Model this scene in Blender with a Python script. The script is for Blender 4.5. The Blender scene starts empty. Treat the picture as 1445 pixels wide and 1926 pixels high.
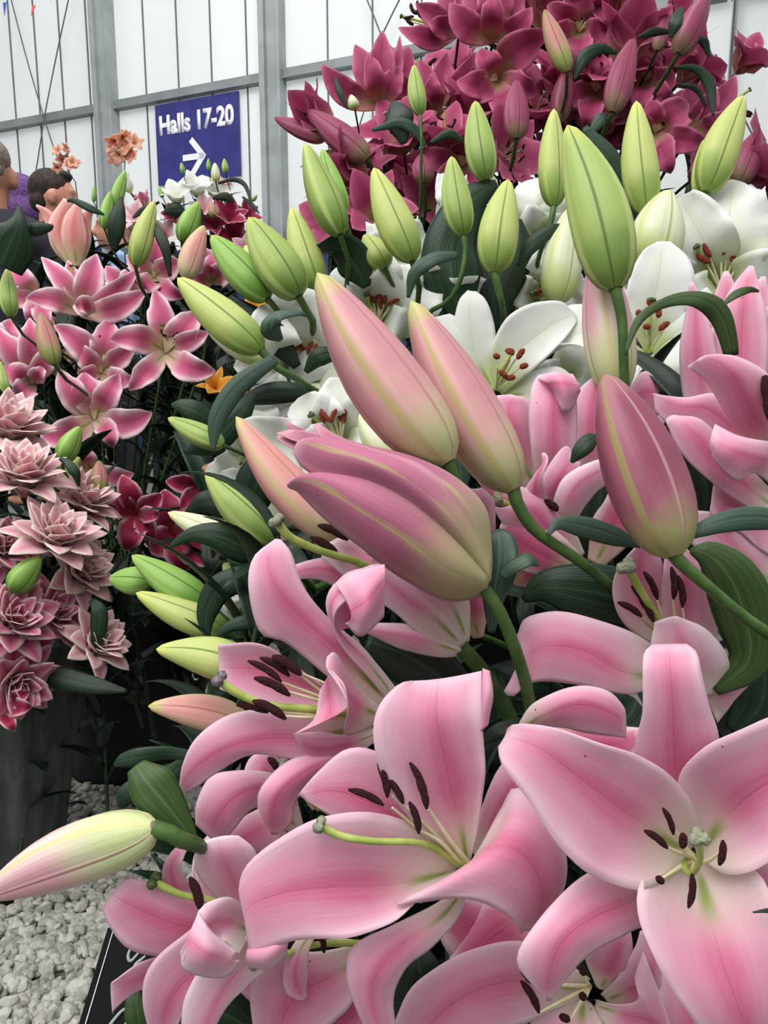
import bpy, math, random
import numpy as np
from mathutils import Vector, Matrix, noise
random.seed(7)
PI = math.pi
sc = bpy.context.scene
COL = sc.collection

# ---------------------------------------------------------------- camera
FPX = 1483.0
PITCH = math.radians(10)
CAM = Vector((0, 0, 0.9))
cd = bpy.data.cameras.new('camera'); cam = bpy.data.objects.new('camera', cd); COL.objects.link(cam)
cam.location = CAM; cam.rotation_euler = (PI/2-PITCH, 0, 0)
cd.sensor_fit = 'VERTICAL'; cd.sensor_height = 36.0; cd.lens = 36.0*FPX/1926.0
cd.clip_start = 0.05; cd.clip_end = 200
sc.camera = cam
FW = Vector((0, math.cos(PITCH), -math.sin(PITCH)))
UP = Vector((0, math.sin(PITCH), math.cos(PITCH)))
RT = Vector((1, 0, 0))
def P(u, v, d):
    u, v, d = float(u), float(v), float(d)
    return CAM + d*(FW + RT*((u-722.5)/FPX) - UP*((v-963.0)/FPX))

# ---------------------------------------------------------------- light
w = bpy.data.worlds.new('world'); sc.world = w; w.use_nodes = True
nt = w.node_tree; bg = nt.nodes['Background']
tc = nt.nodes.new('ShaderNodeTexCoord'); sx = nt.nodes.new('ShaderNodeSeparateXYZ'); cr = nt.nodes.new('ShaderNodeValToRGB')
nt.links.new(tc.outputs['Generated'], sx.inputs[0]); nt.links.new(sx.outputs['Z'], cr.inputs[0]); nt.links.new(cr.outputs[0], bg.inputs[0])
cr.color_ramp.elements[0].position = 0.0; cr.color_ramp.elements[0].color = (.10, .105, .11, 1)
cr.color_ramp.elements[1].position = 0.55; cr.color_ramp.elements[1].color = (1, 1, 1, 1)
bg.inputs[1].default_value = 1.05
def area(name, loc, target, size, power, col=(1, 1, 1)):
    l = bpy.data.lights.new(name, 'AREA'); l.shape = 'RECTANGLE'; l.size = size[0]; l.size_y = size[1]; l.energy = power; l.color = col
    o = bpy.data.objects.new(name, l); COL.objects.link(o); o.location = loc
    o.rotation_euler = (Vector(target)-Vector(loc)).to_track_quat('-Z', 'Y').to_euler()
    return o
area('roof_skylight', (-1.2, -0.6, 4.2), (0.2, 1.2, 0.8), (3.5, 3.0), 190, (1, .985, .96))
sc.view_settings.view_transform = 'Standard'; sc.view_settings.look = 'None'
sc.view_settings.exposure = 0.0; sc.view_settings.gamma = 1.0
sc.view_settings.use_curve_mapping = False

# ---------------------------------------------------------------- helpers
def lin(c):
    return tuple(((x/255.)/12.92 if x/255. <= .04045 else ((x/255.+.055)/1.055)**2.4) for x in c)+(1,)
class NT:
    def __init__(s, m): s.t = m.node_tree; s.n = s.t.nodes
    def new(s, k, **kw):
        x = s.n.new(k)
        for a, b in kw.items(): setattr(x, a, b)
        return x
    def put(s, sock, v):
        if isinstance(v, bpy.types.NodeSocket): s.t.links.new(v, sock)
        else: sock.default_value = v
    def math(s, op, a, b=0.0, c=None):
        x = s.new('ShaderNodeMath', operation=op); s.put(x.inputs[0], a); s.put(x.inputs[1], b)
        if c is not None: s.put(x.inputs[2], c)
        return x.outputs[0]
    def step(s, x, lo, hi, a=0.0, b=1.0):
        m = s.new('ShaderNodeMapRange', interpolation_type='SMOOTHSTEP')
        s.put(m.inputs[0], x); m.inputs[1].default_value = lo; m.inputs[2].default_value = hi; m.inputs[3].default_value = a; m.inputs[4].default_value = b
        return m.outputs[0]
    def mix(s, f, a, b):
        x = s.new('ShaderNodeMix', data_type='RGBA'); s.put(x.inputs[0], f); s.put(x.inputs[6], a); s.put(x.inputs[7], b)
        return x.outputs[2]
    def noise(s, vec, scale, detail=3.0):
        x = s.new('ShaderNodeTexNoise'); s.put(x.inputs['Vector'], vec); x.inputs['Scale'].default_value = scale; x.inputs['Detail'].default_value = detail
        return x.outputs[0]
def mat(name, col=None, rough=.5, metal=0.0, spec=.5):
    m = bpy.data.materials.new(name); m.use_nodes = True
    b = m.node_tree.nodes['Principled BSDF']
    if col: b.inputs['Base Color'].default_value = lin(col)
    b.inputs['Roughness'].default_value = rough; b.inputs['Metallic'].default_value = metal
    b.inputs['Specular IOR Level'].default_value = spec
    return m, NT(m), b
def noisy(name, c1, c2, scale, rough=.6, bump=0.0, metal=0.0, spec=.3, stretch=(1, 1, 1)):
    m, n, b = mat(name, c1, rough, metal, spec)
    g = n.new('ShaderNodeTexCoord'); mp = n.new('ShaderNodeMapping'); mp.inputs['Scale'].default_value = stretch
    n.t.links.new(g.outputs['Object'], mp.inputs[0])
    f = n.noise(mp.outputs[0], scale, 4)
    n.put(b.inputs['Base Color'], n.mix(n.step(f, .35, .65), lin(c1), lin(c2)))
    if bump:
        bp = n.new('ShaderNodeBump'); bp.inputs['Strength'].default_value = bump; bp.inputs['Distance'].default_value = .01
        n.put(bp.inputs['Height'], f); n.put(b.inputs['Normal'], bp.outputs[0])
    return m
def translucent(n, b, colour, fac):
    tr = n.new('ShaderNodeBsdfTranslucent'); n.put(tr.inputs[0], colour)
    ms = n.new('ShaderNodeMixShader'); ms.inputs[0].default_value = fac
    n.t.links.new(b.outputs[0], ms.inputs[1]); n.t.links.new(tr.outputs[0], ms.inputs[2])
    out = [x for x in n.n if x.type == 'OUTPUT_MATERIAL'][0]
    n.t.links.new(ms.outputs[0], out.inputs[0])
    return tr, ms
def petal_mat(name, side, mid, edge, throat, green=(150, 175, 60), streak=.25, tl=.3, gfac=1.0, midw=.5, ew=.84, speck=True):
    m, n, b = mat(name, side, .5, 0, .22)
    uv = n.new('ShaderNodeUVMap'); sp = n.new('ShaderNodeSeparateXYZ'); n.t.links.new(uv.outputs[0], sp.inputs[0])
    u, v = sp.outputs[0], sp.outputs[1]
    a = n.math('ABSOLUTE', n.math('SUBTRACT', n.math('MULTIPLY', u, 2.0), 1.0))
    # streak veins running along the petal
    mp = n.new('ShaderNodeMapping'); mp.inputs['Scale'].default_value = (30, 1.3, 1); n.t.links.new(uv.outputs[0], mp.inputs[0])
    g = n.new('ShaderNodeTexCoord')
    warp = n.noise(g.outputs['Object'], 30, 2)
    st = n.noise(mp.outputs[0], 1.0, 4)
    big = n.noise(g.outputs['Object'], 18, 2)
    aw = n.math('ADD', a, n.math('MULTIPLY', n.math('SUBTRACT', big, .5), .5))
    band = n.math('MULTIPLY', n.step(aw, 0.0, midw, 1, 0), n.step(v, .12, .38))
    band = n.math('MULTIPLY', band, n.step(v, .72, 1.0, 1, .25))
    band = n.math('MULTIPLY', band, n.step(st, .25, .7, .72, 1.0))
    c = n.mix(band, lin(side), lin(mid))
    ed = n.math('MAXIMUM', n.step(aw, ew-.34, ew+.13), n.step(v, .90, 1.0))
    c = n.mix(n.math('MULTIPLY', ed, .88), c, lin(edge))
    c = n.mix(n.math('MULTIPLY', n.step(st, .35, .75), streak), c, lin(mid))
    c = n.mix(n.math('MULTIPLY', n.step(n.math('ADD', v, n.math('MULTIPLY', n.math('SUBTRACT', big, .5), .12)), .10, .46, 1, 0), .85), c, lin(throat))
    line = n.math('MULTIPLY', n.step(a, .0, .035, 1, 0), n.step(v, .2, .5))
    c = n.mix(n.math('MULTIPLY', line, .32), c, lin(tuple(x*.82 for x in mid)))
    gn = n.math('MULTIPLY', n.step(a, .03, .26, 1, 0), n.math('MULTIPLY', n.step(v, .03, .10), n.step(v, .17, .33, 1, 0)))
    c = n.mix(n.math('MULTIPLY', gn, gfac*.85), c, lin(green))
    if speck:
        vo = n.new('ShaderNodeTexVoronoi'); n.put(vo.inputs['Vector'], g.outputs['Object']); vo.inputs['Scale'].default_value = 75
        wn = n.new('ShaderNodeSeparateXYZ'); n.t.links.new(vo.outputs['Color'], wn.inputs[0])
        sk = n.math('MULTIPLY', n.step(vo.outputs['Distance'], .04, .07, 1, 0), n.step(wn.outputs[0], .90, .91))
        c = n.mix(n.math('MULTIPLY', sk, .85), c, lin((70, 20, 30)))
    n.put(b.inputs['Base Color'], c)
    bp = n.new('ShaderNodeBump'); bp.inputs['Strength'].default_value = .14; bp.inputs['Distance'].default_value = .0012
    hh = n.math('SUBTRACT', st, n.math('MULTIPLY', n.step(a, 0, .05, 1, 0), 1.0))
    n.put(bp.inputs['Height'], hh); n.put(b.inputs['Normal'], bp.outputs[0])
    b.inputs['Sheen Weight'].default_value = .12
    translucent(n, b, c, tl)
    return m
def leaf_mat(name, c1, c2, tl=.12, rough=.38):
    m, n, b = mat(name, c1, rough, 0, .4)
    uv = n.new('ShaderNodeUVMap'); sp = n.new('ShaderNodeSeparateXYZ'); n.t.links.new(uv.outputs[0], sp.inputs[0])
    mp = n.new('ShaderNodeMapping'); mp.inputs['Scale'].default_value = (16, .5, 1); n.t.links.new(uv.outputs[0], mp.inputs[0])
    wv = n.new('ShaderNodeTexWave'); wv.bands_direction = 'X'; wv.inputs['Scale'].default_value = .45; n.t.links.new(mp.outputs[0], wv.inputs[0])
    wv.inputs['Distortion'].default_value = 1.0
    st = n.noise(mp.outputs[0], 1.0, 3)
    a = n.math('ABSOLUTE', n.math('SUBTRACT', n.math('MULTIPLY', sp.outputs[0], 2.0), 1.0))
    c = n.mix(n.step(st, .3, .75), lin(c1), lin(c2))
    c = n.mix(n.math('MULTIPLY', n.step(a, 0, .05, 1, 0), .45), c, lin(tuple(min(255, x*1.35+12) for x in c2)))
    c = n.mix(n.math('MULTIPLY', n.step(a, .95, 1.0), .5), c, lin(tuple(min(255, x*1.3+14) for x in c2)))
    n.put(b.inputs['Base Color'], c)
    bp = n.new('ShaderNodeBump'); bp.inputs['Strength'].default_value = .25; bp.inputs['Distance'].default_value = .001
    n.put(bp.inputs['Height'], n.math('ADD', wv.outputs['Fac'], n.math('MULTIPLY', n.step(a, 0, .08, 1, 0), -1.0)))
    n.put(b.inputs['Normal'], bp.outputs[0])
    translucent(n, b, c, tl)
    return m
def bud_mat(name, base, body, tip, rib, seam, ribw=.1, tl=.12, blush=None, t0=.12, t1=.4, sa=.8):
    # u runs three times round the bud: 0 = ridge of an outer petal, .5 = seam between two
    m, n, b = mat(name, body, .42, 0, .3)
    uv = n.new('ShaderNodeUVMap'); sp = n.new('ShaderNodeSeparateXYZ'); n.t.links.new(uv.outputs[0], sp.inputs[0])
    u, v = sp.outputs[0], sp.outputs[1]
    k = n.math('ABSOLUTE', n.math('SUBTRACT', n.math('FRACT', n.math('ADD', n.math('MULTIPLY', u, 3.0), .5)), .5))
    mp = n.new('ShaderNodeMapping'); mp.inputs['Scale'].default_value = (46, 1.4, 1); n.t.links.new(uv.outputs[0], mp.inputs[0])
    st = n.noise(mp.outputs[0], 1.0, 4)
    g = n.new('ShaderNodeTexCoord'); big = n.noise(g.outputs['Object'], 30, 2)
    vv = n.math('ADD', v, n.math('MULTIPLY', n.math('SUBTRACT', big, .5), .2))
    c = lin(body)
    if blush:
        c = n.mix(n.math('MULTIPLY', n.step(k, .05, .3), n.math('MULTIPLY', n.step(vv, .2, .5), n.step(vv, .8, 1, 1, 0))), c, lin(blush))
    c = n.mix(n.math('MULTIPLY', n.step(st, .35, .75), .3), c, lin(tuple(x*.88 for x in (blush or body))))
    c = n.mix(n.step(vv, t0, t1, 1, 0), c, lin(base))
    c = n.mix(n.step(vv, .80, 1.0), c, lin(tip))
    c = n.mix(n.math('MULTIPLY', n.step(k, ribw*.3, ribw, 1, 0), .8), c, lin(rib))
    c = n.mix(n.math('MULTIPLY', n.step(k, .462, .49), sa), c, lin(seam))
    n.put(b.inputs['Base Color'], c)
    bp = n.new('ShaderNodeBump'); bp.inputs['Strength'].default_value = .35; bp.inputs['Distance'].default_value = .0012
    n.put(bp.inputs['Height'], n.math('SUBTRACT', st, n.math('MULTIPLY', n.step(k, .45, .5), 2.0)))
    n.put(b.inputs['Normal'], bp.outputs[0])
    translucent(n, b, c, tl)
    return m

# ---- meshes
def cr_eval(pts, t):
    n = len(pts)-1
    x = min(max(t, 0), 1)*n; i = min(int(x), n-1); f = x-i
    p1, p2 = pts[i], pts[i+1]
    p0 = pts[i-1] if i > 0 else p1*2-p2
    p3 = pts[i+2] if i+2 <= n else p2*2-p1
    return 0.5*((2*p1)+(p2-p0)*f+(2*p0-5*p1+4*p2-p3)*f*f+(3*p1-p0-3*p2+p3)*f**3)
def resample(pts, n):
    # even steps along the curve
    pts = [np.array(p, float) for p in pts]
    dense = [cr_eval(pts, i/160.) for i in range(161)]
    s = [0.]
    for a, b in zip(dense[:-1], dense[1:]): s.append(s[-1]+float(np.linalg.norm((b-a)[:3])))
    s = np.array(s)
    if s[-1] < 1e-9: return [dense[0]]*n
    D = np.array(dense); q = np.linspace(0, s[-1], n)
    return [np.array([np.interp(x, s, D[:, k]) for k in range(D.shape[1])]) for x in q]
class Mesh:
    def __init__(s): s.v = []; s.f = []; s.uv = []
    def grid(s, rows, u0=0., u1=1., v0=0., v1=1., closed=False):
        b = len(s.v); nr = len(rows); nc = len(rows[0])
        for r in rows: s.v.extend([tuple(p) for p in r])
        for i in range(nr-1):
            for j in range(nc if closed else nc-1):
                k = (j+1) % nc
                s.f.append((b+i*nc+j, b+i*nc+k, b+(i+1)*nc+k, b+(i+1)*nc+j))
                ua = u0+(u1-u0)*j/(nc if closed else nc-1); ub = u0+(u1-u0)*(j+1)/(nc if closed else nc-1)
                va = v0+(v1-v0)*i/(nr-1); vb = v0+(v1-v0)*(i+1)/(nr-1)
                s.uv += [(ua, va), (ub, va), (ub, vb), (ua, vb)]
    def cap(s, ring, rev=False):
        b = len(s.v); s.v.extend([tuple(p) for p in ring])
        f = list(range(b, b+len(ring)));  f = f[::-1] if rev else f
        s.f.append(tuple(f)); s.uv += [(.5, 0)]*len(f)
    def box(s, lo, hi, M=None):
        b = len(s.v)
        for x in (lo[0], hi[0]):
            for y in (lo[1], hi[1]):
                for z in (lo[2], hi[2]):
                    p = Vector((x, y, z)); p = M @ p if M else p
                    s.v.append(tuple(p))
        for f in ((0, 1, 3, 2), (4, 6, 7, 5), (0, 4, 5, 1), (2, 3, 7, 6), (0, 2, 6, 4), (1, 5, 7, 3)):
            s.f.append(tuple(b+i for i in f)); s.uv += [(0, 0), (1, 0), (1, 1), (0, 1)]
    def tube(s, pts, rad, n=8, steps=None, smooth=True, caps=True):
        pts = [np.array(p, float) for p in pts]
        steps = steps or max(2, len(pts)*4)
        P_ = resample(pts, steps) if smooth and len(pts) > 1 else pts
        m = len(P_); rows = []
        if not hasattr(rad, '__len__'): rad = [rad]
        x = np.linspace(0, 1, len(rad)) if len(rad) > 1 else None
        prev = None
        for i, p in enumerate(P_):
            t = P_[min(i+1, m-1)]-P_[max(i-1, 0)]; t = t/(np.linalg.norm(t)+1e-12)
            if prev is None:
                a = np.cross(t, (0, 0, 1)) if abs(t[2]) < .9 else np.cross(t, (1, 0, 0))
            else: a = prev-t*np.dot(prev, t)
            a = a/(np.linalg.norm(a)+1e-12); prev = a; b = np.cross(t, a)
            r = float(np.interp(i/(m-1), x, rad)) if x is not None else rad[0]
            rows.append([p+r*(math.cos(2*PI*k/n)*a+math.sin(2*PI*k/n)*b) for k in range(n)])
        s.grid(rows, closed=True)
        if caps: s.cap(rows[0], True); s.cap(rows[-1])
    def ball(s, c, r, n=10, m=7, jit=0.0, M=None):
        c = np.array(c, float); r = np.array(r if hasattr(r, '__len__') else (r, r, r), float)
        rows = []
        for i in range(m+1):
            th = PI*i/m; row = []
            for k in range(n):
                d = np.array((math.sin(th)*math.cos(2*PI*k/n), math.sin(th)*math.sin(2*PI*k/n), math.cos(th)))
                q = d*r*(1+(jit*noise.noise(Vector(d*1.7+c*50)) if jit else 0))
                if M is not None: q = np.array(M @ Vector(q))
                row.append(c+q)
            rows.append(row)
        s.grid(rows, closed=True)
    def lathe(s, c, prof, n=32):
        s.grid([[(c[0]+r*math.cos(2*PI*k/n), c[1]+r*math.sin(2*PI*k/n), c[2]+z) for k in range(n)] for r, z in prof], closed=True)
    def build(s, name, m, parent=None, org=None, smooth=True, solid=0.0, sub=0):
        me = bpy.data.meshes.new(name)
        o3 = np.array(org if org is not None else (parent.location if parent else (0, 0, 0)), float)
        if parent is not None and org is None and parent.parent: o3 = np.array(parent.parent.location, float)
        V = np.array(s.v, float)-o3
        me.from_pydata(V.tolist(), [], s.f)
        ul = me.uv_layers.new(name='UVMap'); ul.data.foreach_set('uv', np.array(s.uv, 'f').ravel())
        if smooth: me.polygons.foreach_set('use_smooth', [True]*len(me.polygons))
        me.materials.append(m); me.update()
        o = bpy.data.objects.new(name, me); COL.objects.link(o)
        if parent is not None: o.parent = parent
        else: o.location = tuple(o3)
        if solid:
            md = o.modifiers.new('thickness', 'SOLIDIFY'); md.thickness = solid; md.offset = 0
        if sub:
            md = o.modifiers.new('smooth', 'SUBSURF'); md.levels = sub; md.render_levels = sub
        return o
def tag(o, label=None, cat=None, group=None, kind=None):
    if label: o['label'] = label
    if cat: o['category'] = cat
    if group: o['group'] = group
    if kind: o['kind'] = kind
    return o
def thing(name, loc, label, cat, group=None):
    o = bpy.data.objects.new(name, None); COL.objects.link(o); o.location = loc; o.empty_display_size = .02
    return tag(o, label, cat, group)
def copy_tree(o, parent=None):
    c = o.copy(); COL.objects.link(c); c.parent = parent
    for ch in list(o.children): copy_tree(ch, c)
    return c
def A(v): return np.array(v, float)
def px(D, p):   # pixel + centimetres behind the flower's distance -> point
    return A(P(p[0], p[1], D+p[2]*.01))
FWa, UPa, RTa = A(FW), A(UP), A(RT)

def patch(mb, rails, nu, nv, wave=0.0, wf=3.0, seed=0, mid=None, u0=0., u1=1., v0=0., v1=1., groove=0.0):
    R = [resample(r, nv) for r in rails]
    rows = []; rng = random.Random(seed); ph = rng.uniform(0, 6.28); ph2 = rng.uniform(0, 6.28)
    for i in range(nv):
        cs = [r[i] for r in R]
        row = []
        for j in range(nu):
            t = j/(nu-1)
            if len(cs) == 3:   # quadratic through the three rails, rounded
                l, m_, r_ = cs; x = 2*t-1
                q = m_+(r_-l)*.5*x+((r_+l)*.5-m_)*x*x
            else: q = cr_eval(cs, t)
            row.append(q)
        if wave or groove:
            a = row[-1]-row[0]; up = (R[len(R)//2][min(i+1, nv-1)]-R[len(R)//2][max(i-1, 0)])
            nn = np.cross(a, up); L = np.linalg.norm(nn); nn = nn/L if L > 1e-12 else nn*0
            if np.dot(nn, FWa) < 0: nn = -nn
            wid = np.linalg.norm(a)
            v = i/(nv-1)
            for j in range(nu):
                x = 2*j/(nu-1)-1
                e = abs(x)**3*math.sin(PI*min(v*1.02, 1))
                s_ = math.sin(wf*2*PI*v+(ph if x < 0 else ph2))+.5*math.sin(wf*4.4*PI*v+(ph2 if x < 0 else ph))
                row[j] = row[j]+nn*(wave*wid*e*s_+groove*wid*math.exp(-(x/.13)**2)*math.sin(PI*v))
        rows.append(row)
    mb.grid(rows, u0, u1, v0, v1)
def strip(D, pts, cup=0.0):
    """pts: (u, v, dz cm, half width px[, roll deg]) -> three rails; the sides swing out of the view plane by roll, cup>0 pushes the edges away from the viewer"""
    q = resample([(p[0], p[1], p[2], p[3], (p[4] if len(p) > 4 else 0)) for p in pts], 14)
    q3 = [px(D, p) for p in q]
    L, M_, R = [], [], []
    for i in range(len(q)):
        t = q3[min(i+1, len(q)-1)]-q3[max(i-1, 0)]; t /= np.linalg.norm(t)+1e-12
        view = q3[i]-A(CAM); view /= np.linalg.norm(view)
        s = np.cross(t, view); s /= np.linalg.norm(s)+1e-12
        n = np.cross(s, t); n = n if np.dot(n, view) > 0 else -n
        a = math.radians(q[i][4]); wv = max(q[i][3], 0)*(D+q[i][2]*.01)/FPX
        d = s*math.cos(a)+n*math.sin(a); n2 = n*math.cos(a)-s*math.sin(a)
        L.append(q3[i]-d*wv+n2*cup*wv); R.append(q3[i]+d*wv+n2*cup*wv); M_.append(q3[i])
    return [L, M_, R]
# ---------------------------------------------------------------- materials
PET = dict(
 pink=petal_mat('pink_petal', (234, 168, 194), (224, 116, 156), (242, 210, 224), (240, 232, 220), streak=.14),
 pale=petal_mat('pale_pink_petal', (236, 190, 208), (230, 142, 174), (246, 230, 236), (240, 236, 222), streak=.1),
 rose=petal_mat('rose_petal', (226, 142, 172), (202, 84, 128), (250, 234, 238), (236, 214, 190), streak=.22, speck=False, midw=.8, ew=.80),
 salmon=petal_mat('salmon_petal', (236, 174, 166), (222, 136, 136), (248, 222, 214), (226, 214, 170), streak=.2, speck=False, ew=.9),
 deep=petal_mat('deep_pink_petal', (188, 84, 124), (158, 52, 96), (212, 126, 158), (206, 160, 136), streak=.4, speck=False, ew=.95, midw=.9),
 wine=petal_mat('wine_petal', (176, 54, 92), (140, 24, 62), (238, 205, 216), (150, 40, 60), streak=.3, speck=False, midw=1.0, ew=.92, gfac=.2),
 white=petal_mat('white_petal', (240, 242, 238), (232, 238, 222), (246, 247, 246), (214, 226, 160), streak=.12, speck=False, gfac=.8, tl=.35),
 double=petal_mat('double_petal', (240, 200, 206), (226, 160, 178), (248, 242, 228), (226, 160, 176), streak=.25, speck=False, gfac=0, ew=.8),
 doublerose=petal_mat('rosy_double_petal', (214, 134, 160), (184, 74, 116), (240, 222, 220), (190, 90, 120), streak=.3, speck=False, gfac=0, ew=.8),
 peach=petal_mat('peach_petal', (246, 206, 182), (236, 170, 136), (250, 226, 208), (220, 160, 110), speck=False, gfac=0, tl=.5),
 yellow=petal_mat('yellow_petal', (240, 176, 60), (232, 146, 30), (246, 200, 100), (220, 140, 30), speck=False, gfac=0),
)
BUD = dict(
 green=bud_mat('green_bud', (118, 146, 72), (158, 180, 98), (190, 198, 104), (188, 204, 124), (72, 98, 46), tl=.1, ribw=.12),
 green2=bud_mat('deep_green_bud', (104, 150, 62), (140, 180, 88), (170, 190, 90), (160, 196, 110), (62, 100, 40), tl=.1),
 lime=bud_mat('yellow_green_bud', (140, 166, 84), (192, 204, 122), (212, 214, 120), (186, 202, 110), (92, 118, 54), tl=.14),
 cream=bud_mat('cream_bud', (196, 212, 140), (228, 232, 200), (226, 226, 160), (206, 212, 140), (176, 186, 120), tl=.2),
 blush=bud_mat('pink_bud', (184, 190, 134), (216, 168, 164), (196, 194, 122), (182, 168, 108), (186, 130, 128), ribw=.085, blush=(206, 146, 152), t0=.0, t1=.36, sa=.6),
 peachy=bud_mat('peach_bud', (212, 206, 160), (226, 178, 164), (196, 196, 120), (206, 190, 136), (190, 128, 118), ribw=.1, blush=(222, 158, 150), t0=.05, t1=.3),
 dusk=bud_mat('dusky_pink_bud', (170, 178, 112), (168, 102, 120), (170, 116, 120), (156, 148, 92), (206, 164, 168), ribw=.075, blush=(142, 74, 94), t0=.0, t1=.3, sa=.6),
 pale=bud_mat('pale_pink_bud', (202, 214, 156), (240, 222, 212), (238, 200, 190), (222, 206, 142), (216, 150, 160), ribw=.07, blush=(234, 178, 190), t0=.1, t1=.55, sa=.6),
 wine=bud_mat('wine_bud', (140, 130, 92), (146, 70, 98), (140, 54, 82), (172, 104, 120), (104, 40, 64), blush=(146, 62, 92), t0=.0, t1=.25),
 olive=bud_mat('olive_pink_bud', (140, 152, 84), (180, 146, 118), (150, 140, 90), (150, 150, 92), (110, 80, 60), blush=(186, 126, 118)),
)
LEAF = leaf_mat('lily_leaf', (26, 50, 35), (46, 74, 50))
LEAFO = leaf_mat('olive_leaf', (56, 82, 42), (78, 104, 56), tl=.2)
LEAFB = leaf_mat('blue_green_leaf', (50, 76, 62), (74, 100, 82))
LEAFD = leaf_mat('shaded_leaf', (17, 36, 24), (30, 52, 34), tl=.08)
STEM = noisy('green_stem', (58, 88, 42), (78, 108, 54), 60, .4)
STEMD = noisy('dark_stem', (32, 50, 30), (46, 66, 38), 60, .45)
STYLE = noisy('style_green', (150, 170, 80), (176, 188, 104), 80, .4)
FIL = noisy('filament_pale', (212, 206, 158), (224, 218, 184), 80, .45)
ANTH = noisy('anther_maroon', (40, 10, 15), (64, 18, 24), 900, .8, bump=.6)
ANTR = noisy('anther_rust', (122, 46, 30), (150, 66, 40), 700, .8, bump=.6)
STIG = noisy('stigma_grey', (124, 128, 108), (150, 152, 130), 300, .6, bump=.4)
STIGD = noisy('stigma_dark', (96, 88, 96), (128, 120, 124), 300, .45, bump=.4)
STIGG = noisy('stigma_green', (60, 76, 40), (84, 100, 56), 300, .5)
# ---------------------------------------------------------------- plant builders
def curve_up(a, b, drop=.02, side=None):
    a, b = A(a), A(b); m = a*.5+b*.5; m[2] += drop
    return [a, m, b]
def add_stem(root, base, axis, org, r=.0035, m=None, px_pts=None, D=None):
    mb = Mesh()
    if px_pts is not None: pts = [A(base)]+[px(D, p) for p in px_pts]
    else:
        b = A(base); ax = A(axis); L = np.linalg.norm(A(org)-b)
        g = .05 if b[1] < .9 else (.10 if b[1] < 1.18 else .24)
        pts = [b, b-ax*.018+FWa*g*.08, b-ax*.035+FWa*g*.5, b-ax*.05+FWa*g+A((0, 0, -.02)), b*.45+A(org)*.55+FWa*g*.5, A(org)]; r = r if b[1] < .9 else r*.8
    mb.tube(pts, [r*1.25, r, r, r*1.15], 8, 16)
    return mb.build('stem', m or STEM, root)
def add_anther(fil, tip, d, L, r, m):
    d = A(d); d /= np.linalg.norm(d)+1e-9; mb = Mesh(); tip = A(tip)
    bend = np.cross(d, FWa)*L*.08
    mb.tube([tip-d*L*.5, tip-d*L*.25+bend*.7, tip+bend, tip+d*L*.25+bend*.7, tip+d*L*.5], [r*.25, r*.85, r, r, r*.85, r*.2], 8, 12)
    return mb.build('anther', m, fil)
def add_stigma(sty, p, d, r, m):
    mb = Mesh(); d = Vector(d).normalized(); q = d.to_track_quat('Z', 'Y').to_matrix()
    for k in range(3):
        a = 2*PI*k/3; off = q @ Vector((math.cos(a)*r*.55, math.sin(a)*r*.55, 0))
        mb.ball(A(p)+A(off), (r*.72, r*.72, r*.62), 10, 7, .25, q)
    return mb.build('stigma', m, sty)
def frame(face):
    f = A(RT)*face[0]+UPa*face[1]-FWa*face[2]; f /= np.linalg.norm(f)
    a = RTa-f*np.dot(RTa, f)
    if np.linalg.norm(a) < .3: a = UPa-f*np.dot(UPa, f)
    a /= np.linalg.norm(a); b = np.cross(f, a)
    if np.dot(b, UPa) < 0: b = -b
    return f, a, b
def petal_curve(c, f, e, L, th0, th1, n=10, pw=1.3):
    pts = [A(c)]; p = A(c)
    for i in range(n):
        t = (i+.5)/n; th = math.radians(th0+(th1-th0)*t**pw)
        p = p+(math.cos(th)*f+math.sin(th)*e)*L/n; pts.append(p)
    return pts
def wprof(t, W, k=.8):
    return W*max(0., math.sin(PI*min(1, t**k)))**.75
def gen_petal(mb, c, f, e, L, W, th0, th1, cup, wave, seed, nu=9, nv=15, pw=1.3, wk=.8, twist=0.0):
    mid = petal_curve(c, f, e, L, th0, th1, 12, pw); side = np.cross(f, e); side /= np.linalg.norm(side)
    Lr, Rr = [], []
    for i, p in enumerate(mid):
        t = i/(len(mid)-1); tg = mid[min(i+1, 12)]-mid[max(i-1, 0)]; tg /= np.linalg.norm(tg)
        nrm = np.cross(tg, side)
        if np.dot(nrm, f)*1.0+np.dot(nrm, -e)*.6 < 0: nrm = -nrm
        w_ = wprof(t, W, wk)+W*.12*(1-t)
        if i == len(mid)-1: w_ = W*.02
        a = twist*t; s = side*math.cos(a)+nrm*math.sin(a)
        cu = cup*(1-1.3*t)
        Lr.append(p-s*w_+nrm*w_*cu); Rr.append(p+s*w_+nrm*w_*cu)
    patch(mb, [Lr, mid, Rr], nu, nv, wave, 2.5, seed, groove=.0)
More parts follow.
